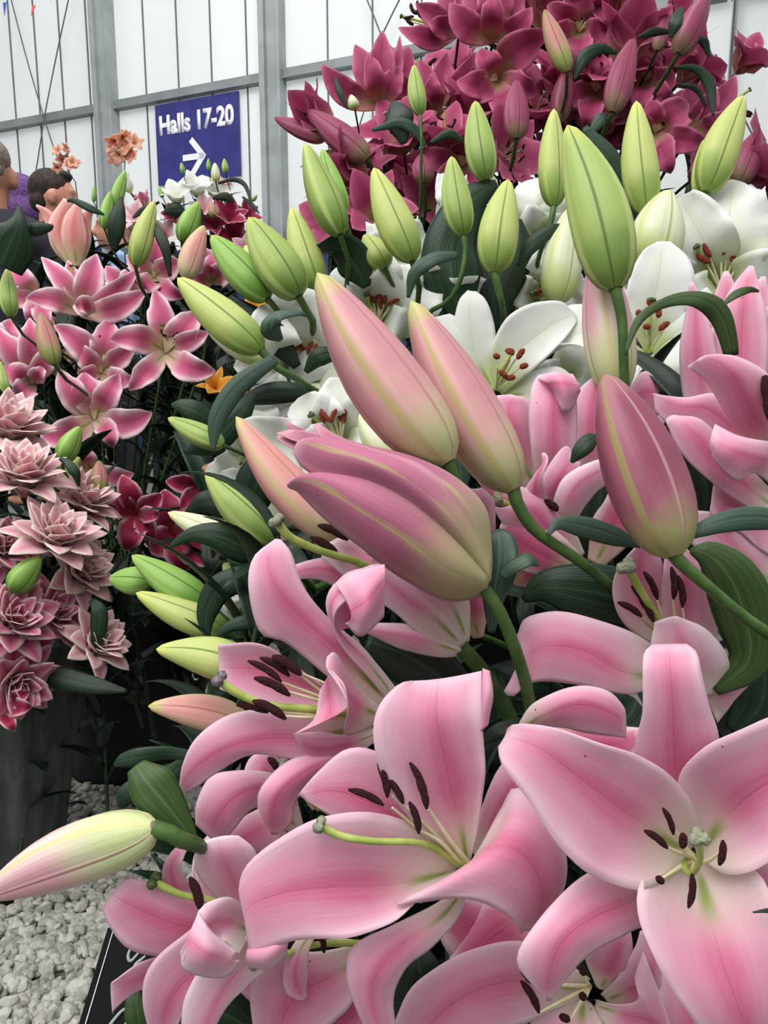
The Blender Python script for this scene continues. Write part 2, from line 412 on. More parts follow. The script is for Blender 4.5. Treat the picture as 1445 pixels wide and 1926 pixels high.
def lily(pos, D, face, size, label, pal='rose', roll=0, open_=80, th0=18, W=.22, org=None, stam=True, seed=1, group=None,
         wave=.05, anth=None, n=6, stig=None, name='lily_flower', petals=None, detail=1, stem=True, skip=(), cat='flower', slen=.55, dz=0, cup=.35):
    rng = random.Random(seed*31+5)
    c = px(D, (pos[0], pos[1], dz)); f, a, b = frame(face); S = size*.01
    root = thing(name, tuple(c), label, cat, group)
    nu, nv = (9, 15) if detail else (5, 9)
    for k in range(n):
        if k in skip: continue
        phi = math.radians(roll+360*k/n+rng.uniform(-7, 7)); e = math.cos(phi)*a+math.sin(phi)*b
        outer = k % 2; ov = (petals or {}).get(k, {})
        mb = Mesh()
        gen_petal(mb, c-f*.004*outer, f, e, S*ov.get('L', rng.uniform(.93, 1.06)), S*W*(.78 if outer else 1.12)*ov.get('W', 1), th0, ov.get('open', open_+rng.uniform(-12, 14)),
                  cup, wave*(1.2 if not outer else .7), seed*7+k, nu, nv, twist=ov.get('twist', rng.uniform(-.3, .3)))
        mb.build('petal', PET[pal], root, solid=.0008 if detail else 0)
    am = anth or (ANTR if pal == 'white' else ANTH)
    if stam:
        for k in range(6):
            phi = math.radians(roll+30+60*k+rng.uniform(-14, 14)); e = math.cos(phi)*a+math.sin(phi)*b
            mid = petal_curve(c, f, e, S*slen*rng.uniform(.9, 1.1), 8, 34+rng.uniform(-8, 8), 6)
            mb = Mesh(); mb.tube(mid, [S*.011, S*.008, S*.005], 6, 8); fl = mb.build('filament', FIL if pal != 'deep' else FIL, root)
            d = np.cross(mid[-1]-mid[-2], e)*rng.uniform(-.4, .4)+(mid[-1]-mid[-2])*.8+e*.01*rng.uniform(-1, 1)
            dd = A([rng.uniform(-1, 1) for _ in range(3)]); dd /= np.linalg.norm(dd); d = d/np.linalg.norm(d)+dd*.7
            add_anther(fl, mid[-1], d, S*.15, S*.019, am)
        e = math.cos(1.0+seed)*a+math.sin(1.0+seed)*b
        mid = petal_curve(c, f, e, S*(slen+.14), 2, 22, 6); mb = Mesh(); mb.tube(mid, [S*.014, S*.011, S*.013], 8, 10)
        sty = mb.build('pistil', STYLE, root); add_stigma(sty, mid[-1], mid[-1]-mid[-2], S*.028, stig or (STIGG if pal == 'white' else STIG))
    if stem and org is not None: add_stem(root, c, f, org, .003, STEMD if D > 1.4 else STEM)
    return root
def double_lily(pos, D, face, size, label, pal='double', seed=1, org=None, group=None, roll=0):
    rng = random.Random(seed*13+1); c = px(D, (pos[0], pos[1], 0)); f, a, b = frame(face); S = size*.01
    root = thing('double_lily_flower', tuple(c), label, 'flower', group)
    for wh, (n, L, op, t0, W) in enumerate([(6, 1.02, 112, 30, .22), (6, 1.0, 82, 24, .24), (6, .96, 60, 18, .23), (6, .90, 42, 13, .21), (5, .80, 26, 8, .18), (4, .66, 12, 3, .14)]):
        for k in range(n):
            phi = math.radians(roll+360*(k+.5*(wh % 2))/n+rng.uniform(-10, 10)); e = math.cos(phi)*a+math.sin(phi)*b
            mb = Mesh(); gen_petal(mb, c+f*.003*wh, f, e, S*L*rng.uniform(.93, 1.07), S*W*rng.uniform(.85, 1.05), t0, op+rng.uniform(-12, 12), .55, .04, seed*5+k+wh*9, 7, 11, pw=1.1, wk=.95)
            mb.build('petal', PET[pal], root, solid=.0008)
    if org is not None: add_stem(root, c, f, org, .003, STEMD)
    return root
BP = [(0, .24), (.02, .44), (.06, .64), (.13, .83), (.22, .95), (.34, 1.), (.48, .97), (.62, .85), (.75, .67), (.87, .45), (.95, .27), (.985, .15), (1., .03)]
def bud_mesh(mb, p0, p1, R, phase=0, bend=0.0, belly=0.0, nth=30, flat=1.0):
    p0, p1 = A(p0), A(p1); ax = p1-p0; L = np.linalg.norm(ax); ax /= L
    view = (p0+p1)*.5-A(CAM); view /= np.linalg.norm(view)
    s = np.cross(ax, view); s /= np.linalg.norm(s); n = -np.cross(s, ax)   # s: sideways in picture, n: roughly towards viewer
    if np.dot(n, view) > 0: n = -n
    rows = []; m = 22
    for i in range(m+1):
        t = i/m; t = t if t < .9 else t
        r = R*float(np.interp(t+belly*math.sin(PI*t), [x[0] for x in BP], [x[1] for x in BP]))
        c = p0+ax*L*t+s*bend*L*math.sin(PI*t)
        row = []
        for k in range(nth):
            th = 2*PI*k/nth
            q = 3*(th-phase)
            lob = 1+.055*math.cos(q)-.05*max(0, math.cos(q+PI))**10
            row.append(c+r*lob*(math.cos(th)*n+math.sin(th)*s*flat))
        rows.append(row)
    # u = 0 at the ridge that phase points to
    u0 = -phase/(2*PI); mb.grid(rows, u0, u0+1, closed=True); mb.cap(rows[0], True); mb.cap(rows[-1])
def bud(base, tip, wpx, D, label, pal='green', dz=0, phase=0., bend=0., org=None, stem=None, group=None, name='lily_bud', belly=0.0, sr=None):
    """base/tip: (u, v, dz cm); wpx: full width in the photograph"""
    b = px(D, base); t = px(D, tip); R = wpx*.5*D/FPX*.97
    root = thing(name, tuple(b), label, 'flower bud', group)
    mb = Mesh(); bud_mesh(mb, b, t, R, phase, bend, belly); mb.build('closed_petals', BUD[pal], root)
    ax = (t-b)/np.linalg.norm(t-b); r = sr or max(.0016, R*.17)
    b2 = b+ax*R*.06
    if stem is not None: add_stem(root, b2, ax, None, r, STEM if D < 1.5 else STEMD, stem, D)
    elif org is not None: add_stem(root, b2, ax, org, r, STEM if D < 1.5 else STEMD)
    return root
def leaf(D, pts, label, m=None, cup=.25, solid=.0006, name='lily_leaf', wave=.0, group=None):
    mb = Mesh(); patch(mb, strip(D, pts, cup), 9, 27, wave, 2, len(pts), groove=.03)
    o = mb.build(name, m or LEAF, None, org=px(D, pts[0]), solid=solid)
    return tag(o, label, 'leaf', group)
# --- hand laid flowers: every petal is a list of rails in picture position + centimetres of depth
class Bloom:
    def __init__(s, pos, D, label, pal='pink', group=None, name='lily_flower', cat='flower'):
        s.D = D; s.pal = pal; s.root = thing(name, tuple(px(D, pos)), label, cat, group); s.pos = pos; s.k = 0
    def pet(s, *rails, pal=None, wave=0.012, v0=0., v1=1., extra=None, name='petal', groove=.012, nu=17, nv=33):
        s.k += 1; mb = Mesh()
        patch(mb, [[px(s.D, p) for p in r] for r in rails], nu, nv, wave, 2.2, s.k*3+int(s.pos[0]), groove=groove, v0=v0, v1=v1)
        for e in (extra or []):
            patch(mb, [[px(s.D, p) for p in r] for r in e], 9, 21, 0, 1, 1, u0=.75, u1=1.0, v0=.5, v1=.9)
        return mb.build(name, PET[pal or s.pal], s.root, solid=.0009)
    def sp(s, pts, cup=.3, pal=None, wave=.03, v0=0., v1=1.):
        s.k += 1; mb = Mesh()
        patch(mb, strip(s.D, pts, cup), 13, 31, wave, 2.2, s.k*3+int(s.pos[0]), groove=.015, v0=v0, v1=v1)
        return mb.build('petal', PET[pal or s.pal], s.root, solid=.0009)
    def stamen(s, pts, a0, a1, r=1.0, am=None, fr=1.0):
        """filament along pts, anther between a0 and a1 (all picture points with depth)"""
        mb = Mesh(); pp = [px(s.D, p) for p in pts]; k = s.D/FPX
        mb.tube(pp, [5.0*k*fr, 4*k*fr, 2.0*k*fr], 8, 14); fl = mb.build('filament', FIL, s.root)
        A0, A1 = px(s.D, a0), px(s.D, a1); mb = Mesh(); L = A1-A0; bend = np.cross(L, FWa)*.05
        R = 7.4*k*r
        mb.tube([A0, A0*.75+A1*.25+bend, A0*.5+A1*.5+bend*1.4, A0*.25+A1*.75+bend, A1], [R*.3, R*.8, R, R*.92, R*1.02, R*.8, R*.3], 10, 18)
        mb.build('anther', am or ANTH, fl)
    def pistil(s, pts, r=1.0, m=None, sm=None, sr=1.0):
        mb = Mesh(); pp = [px(s.D, p) for p in pts]; k = s.D/FPX
        mb.tube(pp, [8.5*k*r, 7*k*r, 6.4*k*r, 8*k*r], 12, 22); st = mb.build('pistil', STYLE, s.root)
        add_stigma(st, pp[-1], pp[-1]-pp[-2], 15*k*sr, sm or STIG)
    def stem(s, pts, r=9, m=None):
        mb = Mesh(); mb.tube([px(s.D, p) for p in pts], [r*s.D/FPX], 10, 22); mb.build('stem', m or STEM, s.root)
# ---------------------------------------------------------------- the setting
def struct(o): o['kind'] = 'structure'; return o
def ray_ground(u, v, z=0.0):
    d = P(u, v, 1)-CAM; return CAM+d*((z-CAM.z)/d.z)
# wall: a vertical plane that runs away to the left
WA = P(0, 240, 1)-CAM; WB = P(1139, 30, 1)-CAM; HR = 2.9
pa = CAM+WA*(HR/WA.z); pb = CAM+WB*(HR/WB.z)
E1 = Vector((pb.x-pa.x, pb.y-pa.y, 0)).normalized(); NW = Vector((E1.y, -E1.x, 0))    # NW: towards the camera
if NW.y > 0: NW = -NW
WO = Vector((pa.x, pa.y, 0))
def on_wall(u, v, out=0.0):
    d = P(u, v, 1)-CAM; O = WO+NW*out; t = (O-CAM).dot(NW)/d.dot(NW); p = CAM+d*t
    return (p-WO).dot(E1), p.z
MW = Matrix(((E1.x, NW.x, 0, WO.x), (E1.y, NW.y, 0, WO.y), (0, 0, 1, 0), (0, 0, 0, 1)))   # local (s, out, z)
S_ = lambda u, v=300: on_wall(u, v)[0]
smin, smax = S_(-700), S_(1900, 100)
Z_SK = on_wall(522, 438)[1]; Z_R = HR+CAM.z
m_panel, n, b = mat('translucent_white_panel', (232, 238, 238), .45, 0, .3)
gco = n.new('ShaderNodeTexCoord'); mp = n.new('ShaderNodeMapping'); mp.inputs['Scale'].default_value = (1.2, 1.2, .15); n.t.links.new(gco.outputs['Object'], mp.inputs[0])
pc = n.mix(n.noise(mp.outputs[0], 1.4, 3), lin((226, 230, 230)), lin((242, 244, 244))); n.put(b.inputs['Base Color'], pc)
translucent(n, b, pc, .5)
m_steel = noisy('grey_steel', (140, 146, 148), (156, 162, 164), 3, .45, metal=.0)
m_rail = noisy('grey_rail', (122, 128, 130), (138, 143, 145), 3, .45)
m_dark, _, _ = mat('dark_seam', (96, 102, 104), .6)
m_blue, _, _ = mat('navy_fascia', (30, 42, 96), .6)
m_cable, _, _ = mat('cable_grey', (86, 90, 92), .5)
mb = Mesh(); mb.box((smin, -.03, Z_SK), (smax, 0, 8.5), MW)
struct(mb.build('wall_back', m_panel, smooth=False))
mb = Mesh(); mb.box((smin, -.04, 0.0), (smax, .02, Z_SK), MW); struct(mb.build('baseboard_back', m_blue, smooth=False))
lo = [33.5, 79, 124.5, 175, 280, 341, 403, 469, 619, 702, 792, 886, 985, 1096, 1233, -12, -60, -110, -160, 1520, 1660]
for i, u in enumerate(lo):
    s = S_(u, 250); mb = Mesh(); mb.box((s-.006, 0, Z_SK), (s+.006, .014, 8.5), MW)
    struct(mb.build('trim_%d' % (i+1), m_dark, smooth=False))
def column(uc, wpx, no):
    s = S_(uc, 200); s0, s1 = S_(uc-wpx/2, 200), S_(uc+wpx/2, 200); mb = Mesh()
    mb.box((s0, 0, 0), (s1, .10, 8.5), MW); mb.box((s0, .10, 0), (s0+(s1-s0)*.28, .15, 8.5), MW); mb.box((s1-(s1-s0)*.16, .10, 0), (s1, .13, 8.5), MW)
    struct(mb.build('trim_%d' % no, m_steel, smooth=False))
column(209, 30, 31); column(522, 36, 32); column(1371, 8, 33)
for i, (a, c) in enumerate(((smin, S_(195, 200)), (S_(222, 200), S_(504, 160)), (S_(540, 140), S_(1368, 5)), (S_(1376, 5), smax))):
    mb = Mesh(); mb.box((a, 0, Z_R-.045), (c, .07, Z_R+.035), MW); mb.box((a, .0, Z_R-.06), (c, .10, Z_R-.045), MW)
    struct(mb.build('trim_%d' % (41+i), m_rail, smooth=False))
def wall_pt(u, v, out=.12):
    s, z = on_wall(u, v, out); return A(MW @ Vector((s, out, z)))
for pts, lab in (([(16, -20), (50, 110), (83, 222)], 'thin bracing cable running up left from the crossing above the left wall rail'),
                 ([(133, -20), (105, 110), (83, 222)], 'thin bracing cable running up right from the crossing above the left wall rail'),
                 ([(83, 222), (68, 320), (50, 420)], 'thin bracing cable dropping down left below the left wall rail'),
                 ([(83, 222), (100, 275), (122, 330)], 'thin bracing cable dropping down right below the left wall rail'),
                 ([(682, -20), (700, 22), (718, 68)], 'thin bracing cable going up left above the middle wall rail'),
                 ([(762, -20), (740, 22), (718, 68)], 'thin bracing cable going up right above the middle wall rail'),
                 ([(718, 68), (696, 170), (672, 250)], 'thin bracing cable hanging down behind the dark pink lilies on their left'),
                 ([(1280, -20), (1350, 125), (1445, 310)], 'thin bracing cable slanting down across the wall at the far right')):
    mb = Mesh(); mb.tube([wall_pt(*p) for p in pts], [.0075], 6, 6); o = mb.build('bracing_cable', m_cable, None, org=wall_pt(*pts[0]))
    tag(o, lab, 'cable', 'bracing cables on the white wall')
area('daylight_behind_wall', tuple(MW @ Vector(((smin+smax)/2, -2.0, 4.8))), tuple(MW @ Vector(((smin+smax)/2, 0, 4.8))), (abs(smax-smin), 7.0), 500, (1, 1, 1))
area('sign_wall_fill', (-2.2, 3.2, 6.6), tuple(MW @ Vector(((smin+smax)/2, 0, 3.4))), (6.0, 2.5), 380, (1, 1, 1))  # added fill light, no real skylight; brightens sign lettering and wall front
# bunting pennants hanging near the wall
for (u, v, du, dv, c, lab) in ((12, 4, -4, 26, (50, 80, 160), 'small blue pennant hanging at the top left corner'),
                               (67, 10, -9, 20, (216, 60, 60), 'small red pennant hanging near the top left corner'),
                               (98, -6, -2, 10, (200, 180, 200), 'small pale pennant cut by the top edge at left')):
    p = P(u, v, 4.6); q = P(u+du, v+dv, 4.6); r = P(u-7, v+1, 4.62); mb = Mesh()
    bA, bB, bC = A(p), A(r), A(q); k = A((0, .004, 0))
    mb.v += [tuple(x) for x in (bA, bB, bC, bA+k, bB+k, bC+k)]; mb.f += [(0, 1, 2), (5, 4, 3), (0, 3, 4, 1), (1, 4, 5, 2), (2, 5, 3, 0)]
    mb.uv += [(0, 0)]*(3+3+12)
    m_, _, _ = mat('pennant_cloth', c, .8); tag(mb.build('bunting_pennant', m_, None, org=bA, smooth=False), lab, 'pennant')
# sign
m_sign = noisy('sign_blue', (38, 40, 112), (48, 50, 124), 6, .35, spec=.5)
m_white, n, b = mat('sign_white', (236, 238, 246), .5)
s0, z0 = on_wall(298, 346, .06); s1, z1 = on_wall(447, 172, .06); zt = on_wall(298, 196, .06)[1]
zt = (zt+z1)/2; zb = (z0+on_wall(447, 335, .06)[1])/2
root = thing('hall_sign', tuple(MW @ Vector((s0, .06, zb))), 'blue sign reading Halls 17-20 with a white arrow', 'sign')
mb = Mesh(); mb.box((s0, .03, zb), (s1, .06, zt), MW); mb.build('sign_board', m_sign, root, smooth=False)
W_, H_ = s1-s0, zt-zb
cu = bpy.data.curves.new('lettering', 'FONT'); cu.body = 'Halls 17-20'; cu.align_x = 'CENTER'; cu.size = 1; cu.extrude = .0; cu.offset = .04
to = bpy.data.objects.new('tmp', cu); COL.objects.link(to); bpy.context.view_layer.update()
dg = bpy.context.evaluated_depsgraph_get(); tm = bpy.data.meshes.new_from_object(to.evaluated_get(dg)); bpy.data.objects.remove(to)
xs = [v.co.x for v in tm.vertices]; ys = [v.co.y for v in tm.vertices]; kx = W_*.90/(max(xs)-min(xs)); ky = H_*.25/(max(ys)-min(ys))
xm = (max(xs)+min(xs))/2
for v in tm.vertices:
    q = MW @ Vector(((s0+s1)/2+(v.co.x-xm)*kx, .066, zb+H_*.63+v.co.y*ky)); v.co = q-root.location
o = bpy.data.objects.new('lettering', tm); COL.objects.link(o); o.parent = root; tm.materials.clear(); tm.materials.append(m_white)
md = o.modifiers.new('t', 'SOLIDIFY'); md.thickness = .006
mb = Mesh(); cx, cy = s0+W_*.47, zb+H_*.30; aw, ah = W_*.19, H_*.215
def bar(p, q, t):
    p, q = Vector(p), Vector(q); d = (q-p).normalized(); nn = Vector((-d.y, d.x))*t/2; L = len(mb.v)
    for o_ in (.061, .068):
        for c in (p+nn, p-nn, q-nn, q+nn): mb.v.append(tuple(MW @ Vector((c.x, o_, c.y))))
    for f in ((0, 1, 2, 3), (7, 6, 5, 4), (0, 4, 5, 1), (1, 5, 6, 2), (2, 6, 7, 3), (3, 7, 4, 0)): mb.f.append(tuple(L+i for i in f)); mb.uv += [(0, 0)]*4
T = H_*.075
bar((cx-aw*.75, cy), (cx+aw*.55, cy), T); bar((cx-aw*.2, cy+ah), (cx+aw*.62, cy-T*.25), T); bar((cx-aw*.2, cy-ah), (cx+aw*.62, cy+T*.25), T)
mb.build('arrow', m_white, root, smooth=False)
g1 = ray_ground(212, 1482); g2 = ray_ground(-40, 1735)
FOOT = [(g1.x, g1.y+.13, .135), (g2.x-.04, g2.y+.13, .118), (.30, .96, .17), (.26, 1.50, .17)]
# floor: grey ground sheet with white gravel on top
m_floor = noisy('gravel_bed', (88, 88, 84), (120, 119, 112), 90, .9, bump=.5)
mb = Mesh(); mb.box((-9, -1.5, -.05), (9, 13, 0)); struct(mb.build('floor', m_floor, smooth=False))
m_peb, n, b = mat('white_marble_chips', (196, 195, 186), .75, 0, .2)
gc = n.new('ShaderNodeTexCoord'); vo = n.new('ShaderNodeTexVoronoi'); n.put(vo.inputs['Vector'], gc.outputs['Object']); vo.inputs['Scale'].default_value = 60
sx_ = n.new('ShaderNodeSeparateXYZ'); n.t.links.new(vo.outputs['Color'], sx_.inputs[0])
c = n.mix(sx_.outputs[0], lin((132, 131, 124)), lin((186, 185, 178))); c = n.mix(n.math('MULTIPLY', n.step(n.noise(gc.outputs['Object'], 55, 3), .55, .7), .3), c, lin((140, 132, 112)))
n.put(b.inputs['Base Color'], c)
rng = random.Random(3); base = []
ib = bpy.data.meshes.new('tmp'); import bmesh
bm = bmesh.new(); bmesh.ops.create_icosphere(bm, subdivisions=2, radius=1); bm.to_mesh(ib); bm.free()
BV = np.array([v.co[:] for v in ib.vertices]); BF = np.array([p.vertices[:] for p in ib.polygons]); bpy.data.meshes.remove(ib)
shapes = []
for k in range(14):
    q = BV.copy()
    for pl in range(7):   # chip flat faces off the pebble
        d = A([rng.gauss(0, 1) for _ in range(3)]); d /= np.linalg.norm(d); h = q @ d; cut = rng.uniform(.62, .85)
        q = q-np.outer(np.maximum(h-cut, 0), d)
    shapes.append(q)
vs, fs, nv_ = [], [], 0
y = .85
cnt = 0
while cnt < 11500:
    x = rng.uniform(-1.15, .12); y = rng.uniform(.72, 2.25)
    q_ = Vector((x, y, 0))-CAM; dd_ = q_.dot(FW); uu = 722.5+FPX*q_.x/dd_
    if uu < -70 or uu > 520 or any((x-a_)**2+(y-b_)**2 < (r_+.013)**2 for a_, b_, r_ in FOOT): continue
    layer = rng.random() < .45
    r = rng.uniform(.0065, .0125); q = shapes[rng.randrange(14)]*A((r*rng.uniform(.9, 1.35), r, r*rng.uniform(.6, .95)))
    e = Matrix.Rotation(rng.uniform(0, 6.28), 3, 'Z') @ Matrix.Rotation(rng.uniform(-.5, .5), 3, 'X')
    q = q @ A(e).T + A((x, y, r*.5+(.011*rng.random() if layer else 0)))
    vs.append(q); fs.append(BF+nv_); nv_ += len(q); cnt += 1
me = bpy.data.meshes.new('gravel'); V = np.concatenate(vs); F = np.concatenate(fs)
me.vertices.add(len(V)); me.vertices.foreach_set('co', V.ravel()); me.loops.add(F.size); me.loops.foreach_set('vertex_index', F.ravel().astype('i'))
me.polygons.add(len(F)); me.polygons.foreach_set('loop_start', np.arange(0, F.size, 3, dtype='i')); me.polygons.foreach_set('use_smooth', [False]*len(F)); me.update(); me.validate()
me.materials.append(m_peb); o = bpy.data.objects.new('gravel', me); COL.objects.link(o)
tag(o, 'white marble chip gravel covering the ground between the flower buckets', 'gravel', kind='stuff')

# buckets
m_black = noisy('black_plastic', (30, 33, 33), (40, 43, 43), 4, .5)
m_grey = noisy('grey_film_sleeve', (64, 72, 70), (84, 92, 88), 7, .4, bump=.6, stretch=(6, 6, 1))
def bucket(x, y, r0, r1, h, label, m=None, z=0., sleeve=False, name='flower_bucket'):
    root = thing(name, (x, y, z), label, 'bucket'); mb = Mesh()
    mb.lathe((x, y, z), [(0, .004), (r0*.98, .004), (r0, 0), (r0, .01), (r1*.97, h*.9), (r1*.99, h*.9), (r1, h*.96), (r1*1.05, h), (r1*1.03, h+.008), (r1*.96, h), (r1*.92, h*.9), (r0*.9, .02), (0, .02)], 48)
    mb.build('bucket_body', m or m_black, root)
    if sleeve:
        mb = Mesh(); rows = []
        for i in range(13):
            t = i/12; rr = r0*1.02+(r1*1.45-r0)*t**1.15
            rows.append([(x+rr*(1+.035*math.sin(9*a+t*3)*t+.02*math.sin(23*a))*math.cos(a), y+rr*(1+.035*math.sin(9*a+t*3)*t+.02*math.sin(23*a))*math.sin(a), z+h*1.28*t+.004) for a in [2*PI*k/96 for k in range(96)]])
        mb.grid(rows, closed=True); mb.build('film_sleeve', m_grey, root, solid=.001)
    return (x, y, z+h)
g1 = ray_ground(212, 1482); O_LP = bucket(g1.x, g1.y+.13, .135, .165, .40, 'dark bucket standing on the gravel beneath the pink star lilies', m_black)
g2 = ray_ground(-40, 1735); O_LD = bucket(g2.x-.04, g2.y+.13, .115, .14, .36, 'grey film wrapped bucket at the left edge under the double lilies', m_grey, sleeve=True)
O_FG = bucket(.30, .96, .17, .21, .46, 'black bucket hidden under the large pink lilies in front')
O_WH = bucket(.26, 1.50, .17, .21, .60, 'black bucket deep below the white lilies')
c = P(1040, 600, 2.05); mb = Mesh(); mb.box((c.x-.24, c.y-.22, 0), (c.x+.24, c.y+.22, .62)); tag(mb.build('display_plinth', m_black, None, org=(c.x, c.y, 0), smooth=False), 'black plinth raising the dark pink lilies behind the white ones', 'plinth')
O_DP = bucket(c.x, c.y, .15, .20, .36, 'black bucket on the plinth holding the dark pink lilies', z=.62)
c = P(395, 480, 3.0); mb = Mesh(); mb.box((c.x-.2, c.y-.2, 0), (c.x+.2, c.y+.2, .8)); tag(mb.build('display_plinth', m_black, None, org=(c.x, c.y, 0), smooth=False), 'black plinth under the mixed bouquet below the blue sign', 'plinth')
O_BG = bucket(c.x, c.y, .14, .18, .35, 'black bucket holding the mixed bouquet below the blue sign', z=.8)
# black price card at the lower left, leaning back
root = thing('price_card', tuple(px(.80, (150, 1926, 0))), 'black price card with a thin white border at the bottom left', 'card')
def quad_panel(c4, th):
    mb = Mesh(); c4 = [A(x) for x in c4]; nn = np.cross(c4[1]-c4[0], c4[3]-c4[0]); nn = nn/np.linalg.norm(nn)*th
    mb.v += [tuple(x) for x in c4]+[tuple(x+nn) for x in c4]
    for f in ((3, 2, 1, 0), (4, 5, 6, 7), (0, 1, 5, 4), (1, 2, 6, 5), (2, 3, 7, 6), (3, 0, 4, 7)): mb.f.append(f); mb.uv += [(0, 0)]*4
    return mb
m_card, _, _ = mat('card_black', (10, 11, 12), .7, 0, .15)
cp = [px(.80, (128, 2000, -2)), px(.80, (520, 2000, -2)), px(.80, (560, 1745, 4)), px(.80, (205, 1745, 4))]
quad_panel(cp, .004).build('card_board', m_card, root, smooth=False)
nn = np.cross(cp[1]-cp[0], cp[3]-cp[0]); nn /= np.linalg.norm(nn); nn = nn if np.dot(nn, FWa) < 0 else -nn
def on_card(s, t, o=.005): return (cp[0]*(1-s)+cp[1]*s)*(1-t)+(cp[3]*(1-s)+cp[2]*s)*t+nn*o
mb = Mesh(); mb.tube([on_card(.035, -.1), on_card(.035, .97), on_card(.98, .97)], [.0007], 6, smooth=False); mb.build('border_line', m_white, root)
m_chalk, _, _ = mat('card_lettering', (150, 158, 158), .6)
for pts in ([(.16, .87), (.15, .79), (.17, .74), (.20, .80)], [(.24, .78), (.20, .70), (.24, .64)], [(.19, .05), (.14, .18), (.19, .36), (.24, .40)], [(.22, .10), (.22, .24), (.28, .34), (.29, .2), (.25, .08)]):
    mb = Mesh(); mb.tube([on_card(*p) for p in pts], [.0012, .002, .0014], 6, 18); mb.build('handwriting', m_chalk, root)
# small black clip card among the dark pink stems
root = thing('label_card', tuple(px(1.6, (822, 450, 0))), 'small black label card standing among the dark pink lily stems', 'card')
quad_panel([px(1.6, (796, 460, 0)), px(1.6, (846, 466, 0)), px(1.6, (838, 392, 1)), px(1.6, (793, 398, 1))], .003).build('card_board', m_card, root, smooth=False)
mb = Mesh(); mb.tube([px(1.6, (820, 462, .3)), A((O_DP[0]-.12, O_DP[1]-.05, O_DP[2]-.2))], [.002], 6, 4, smooth=False); mb.build('stake', m_black, root)
# ---------------------------------------------------------------- people in the background
m_skin = noisy('skin', (204, 150, 126), (190, 132, 110), 14, .55)
m_hairD = noisy('dark_brown_hair', (34, 27, 25), (58, 46, 40), 70, .7, bump=.6, stretch=(1, 1, .4))
m_hairG = noisy('cropped_grey_hair', (120, 108, 98), (150, 138, 126), 90, .8, bump=.4)
m_navy = noisy('navy_shirt', (30, 34, 46), (40, 44, 58), 20, .8)
m_denim = noisy('light_blue_shirt', (118, 146, 186), (136, 162, 198), 14, .8)
m_purple = noisy('purple_hair', (84, 58, 104), (112, 80, 134), 60, .9, bump=.7)
m_coat = noisy('dark_coat', (36, 36, 44), (50, 50, 58), 12, .85)
m_trous = noisy('dark_trousers', (34, 36, 42), (46, 48, 54), 12, .85)
def mjoin(mbs, name, m, parent, vox, sm=4):
    """closed lumps -> one continuous surface"""
    o = mbs.build(name, m, parent)
    r = o.modifiers.new('r', 'REMESH'); r.mode = 'VOXEL'; r.voxel_size = vox; r.use_smooth_shade = True
    s = o.modifiers.new('s', 'SMOOTH'); s.iterations = sm; s.factor = .5
    return o
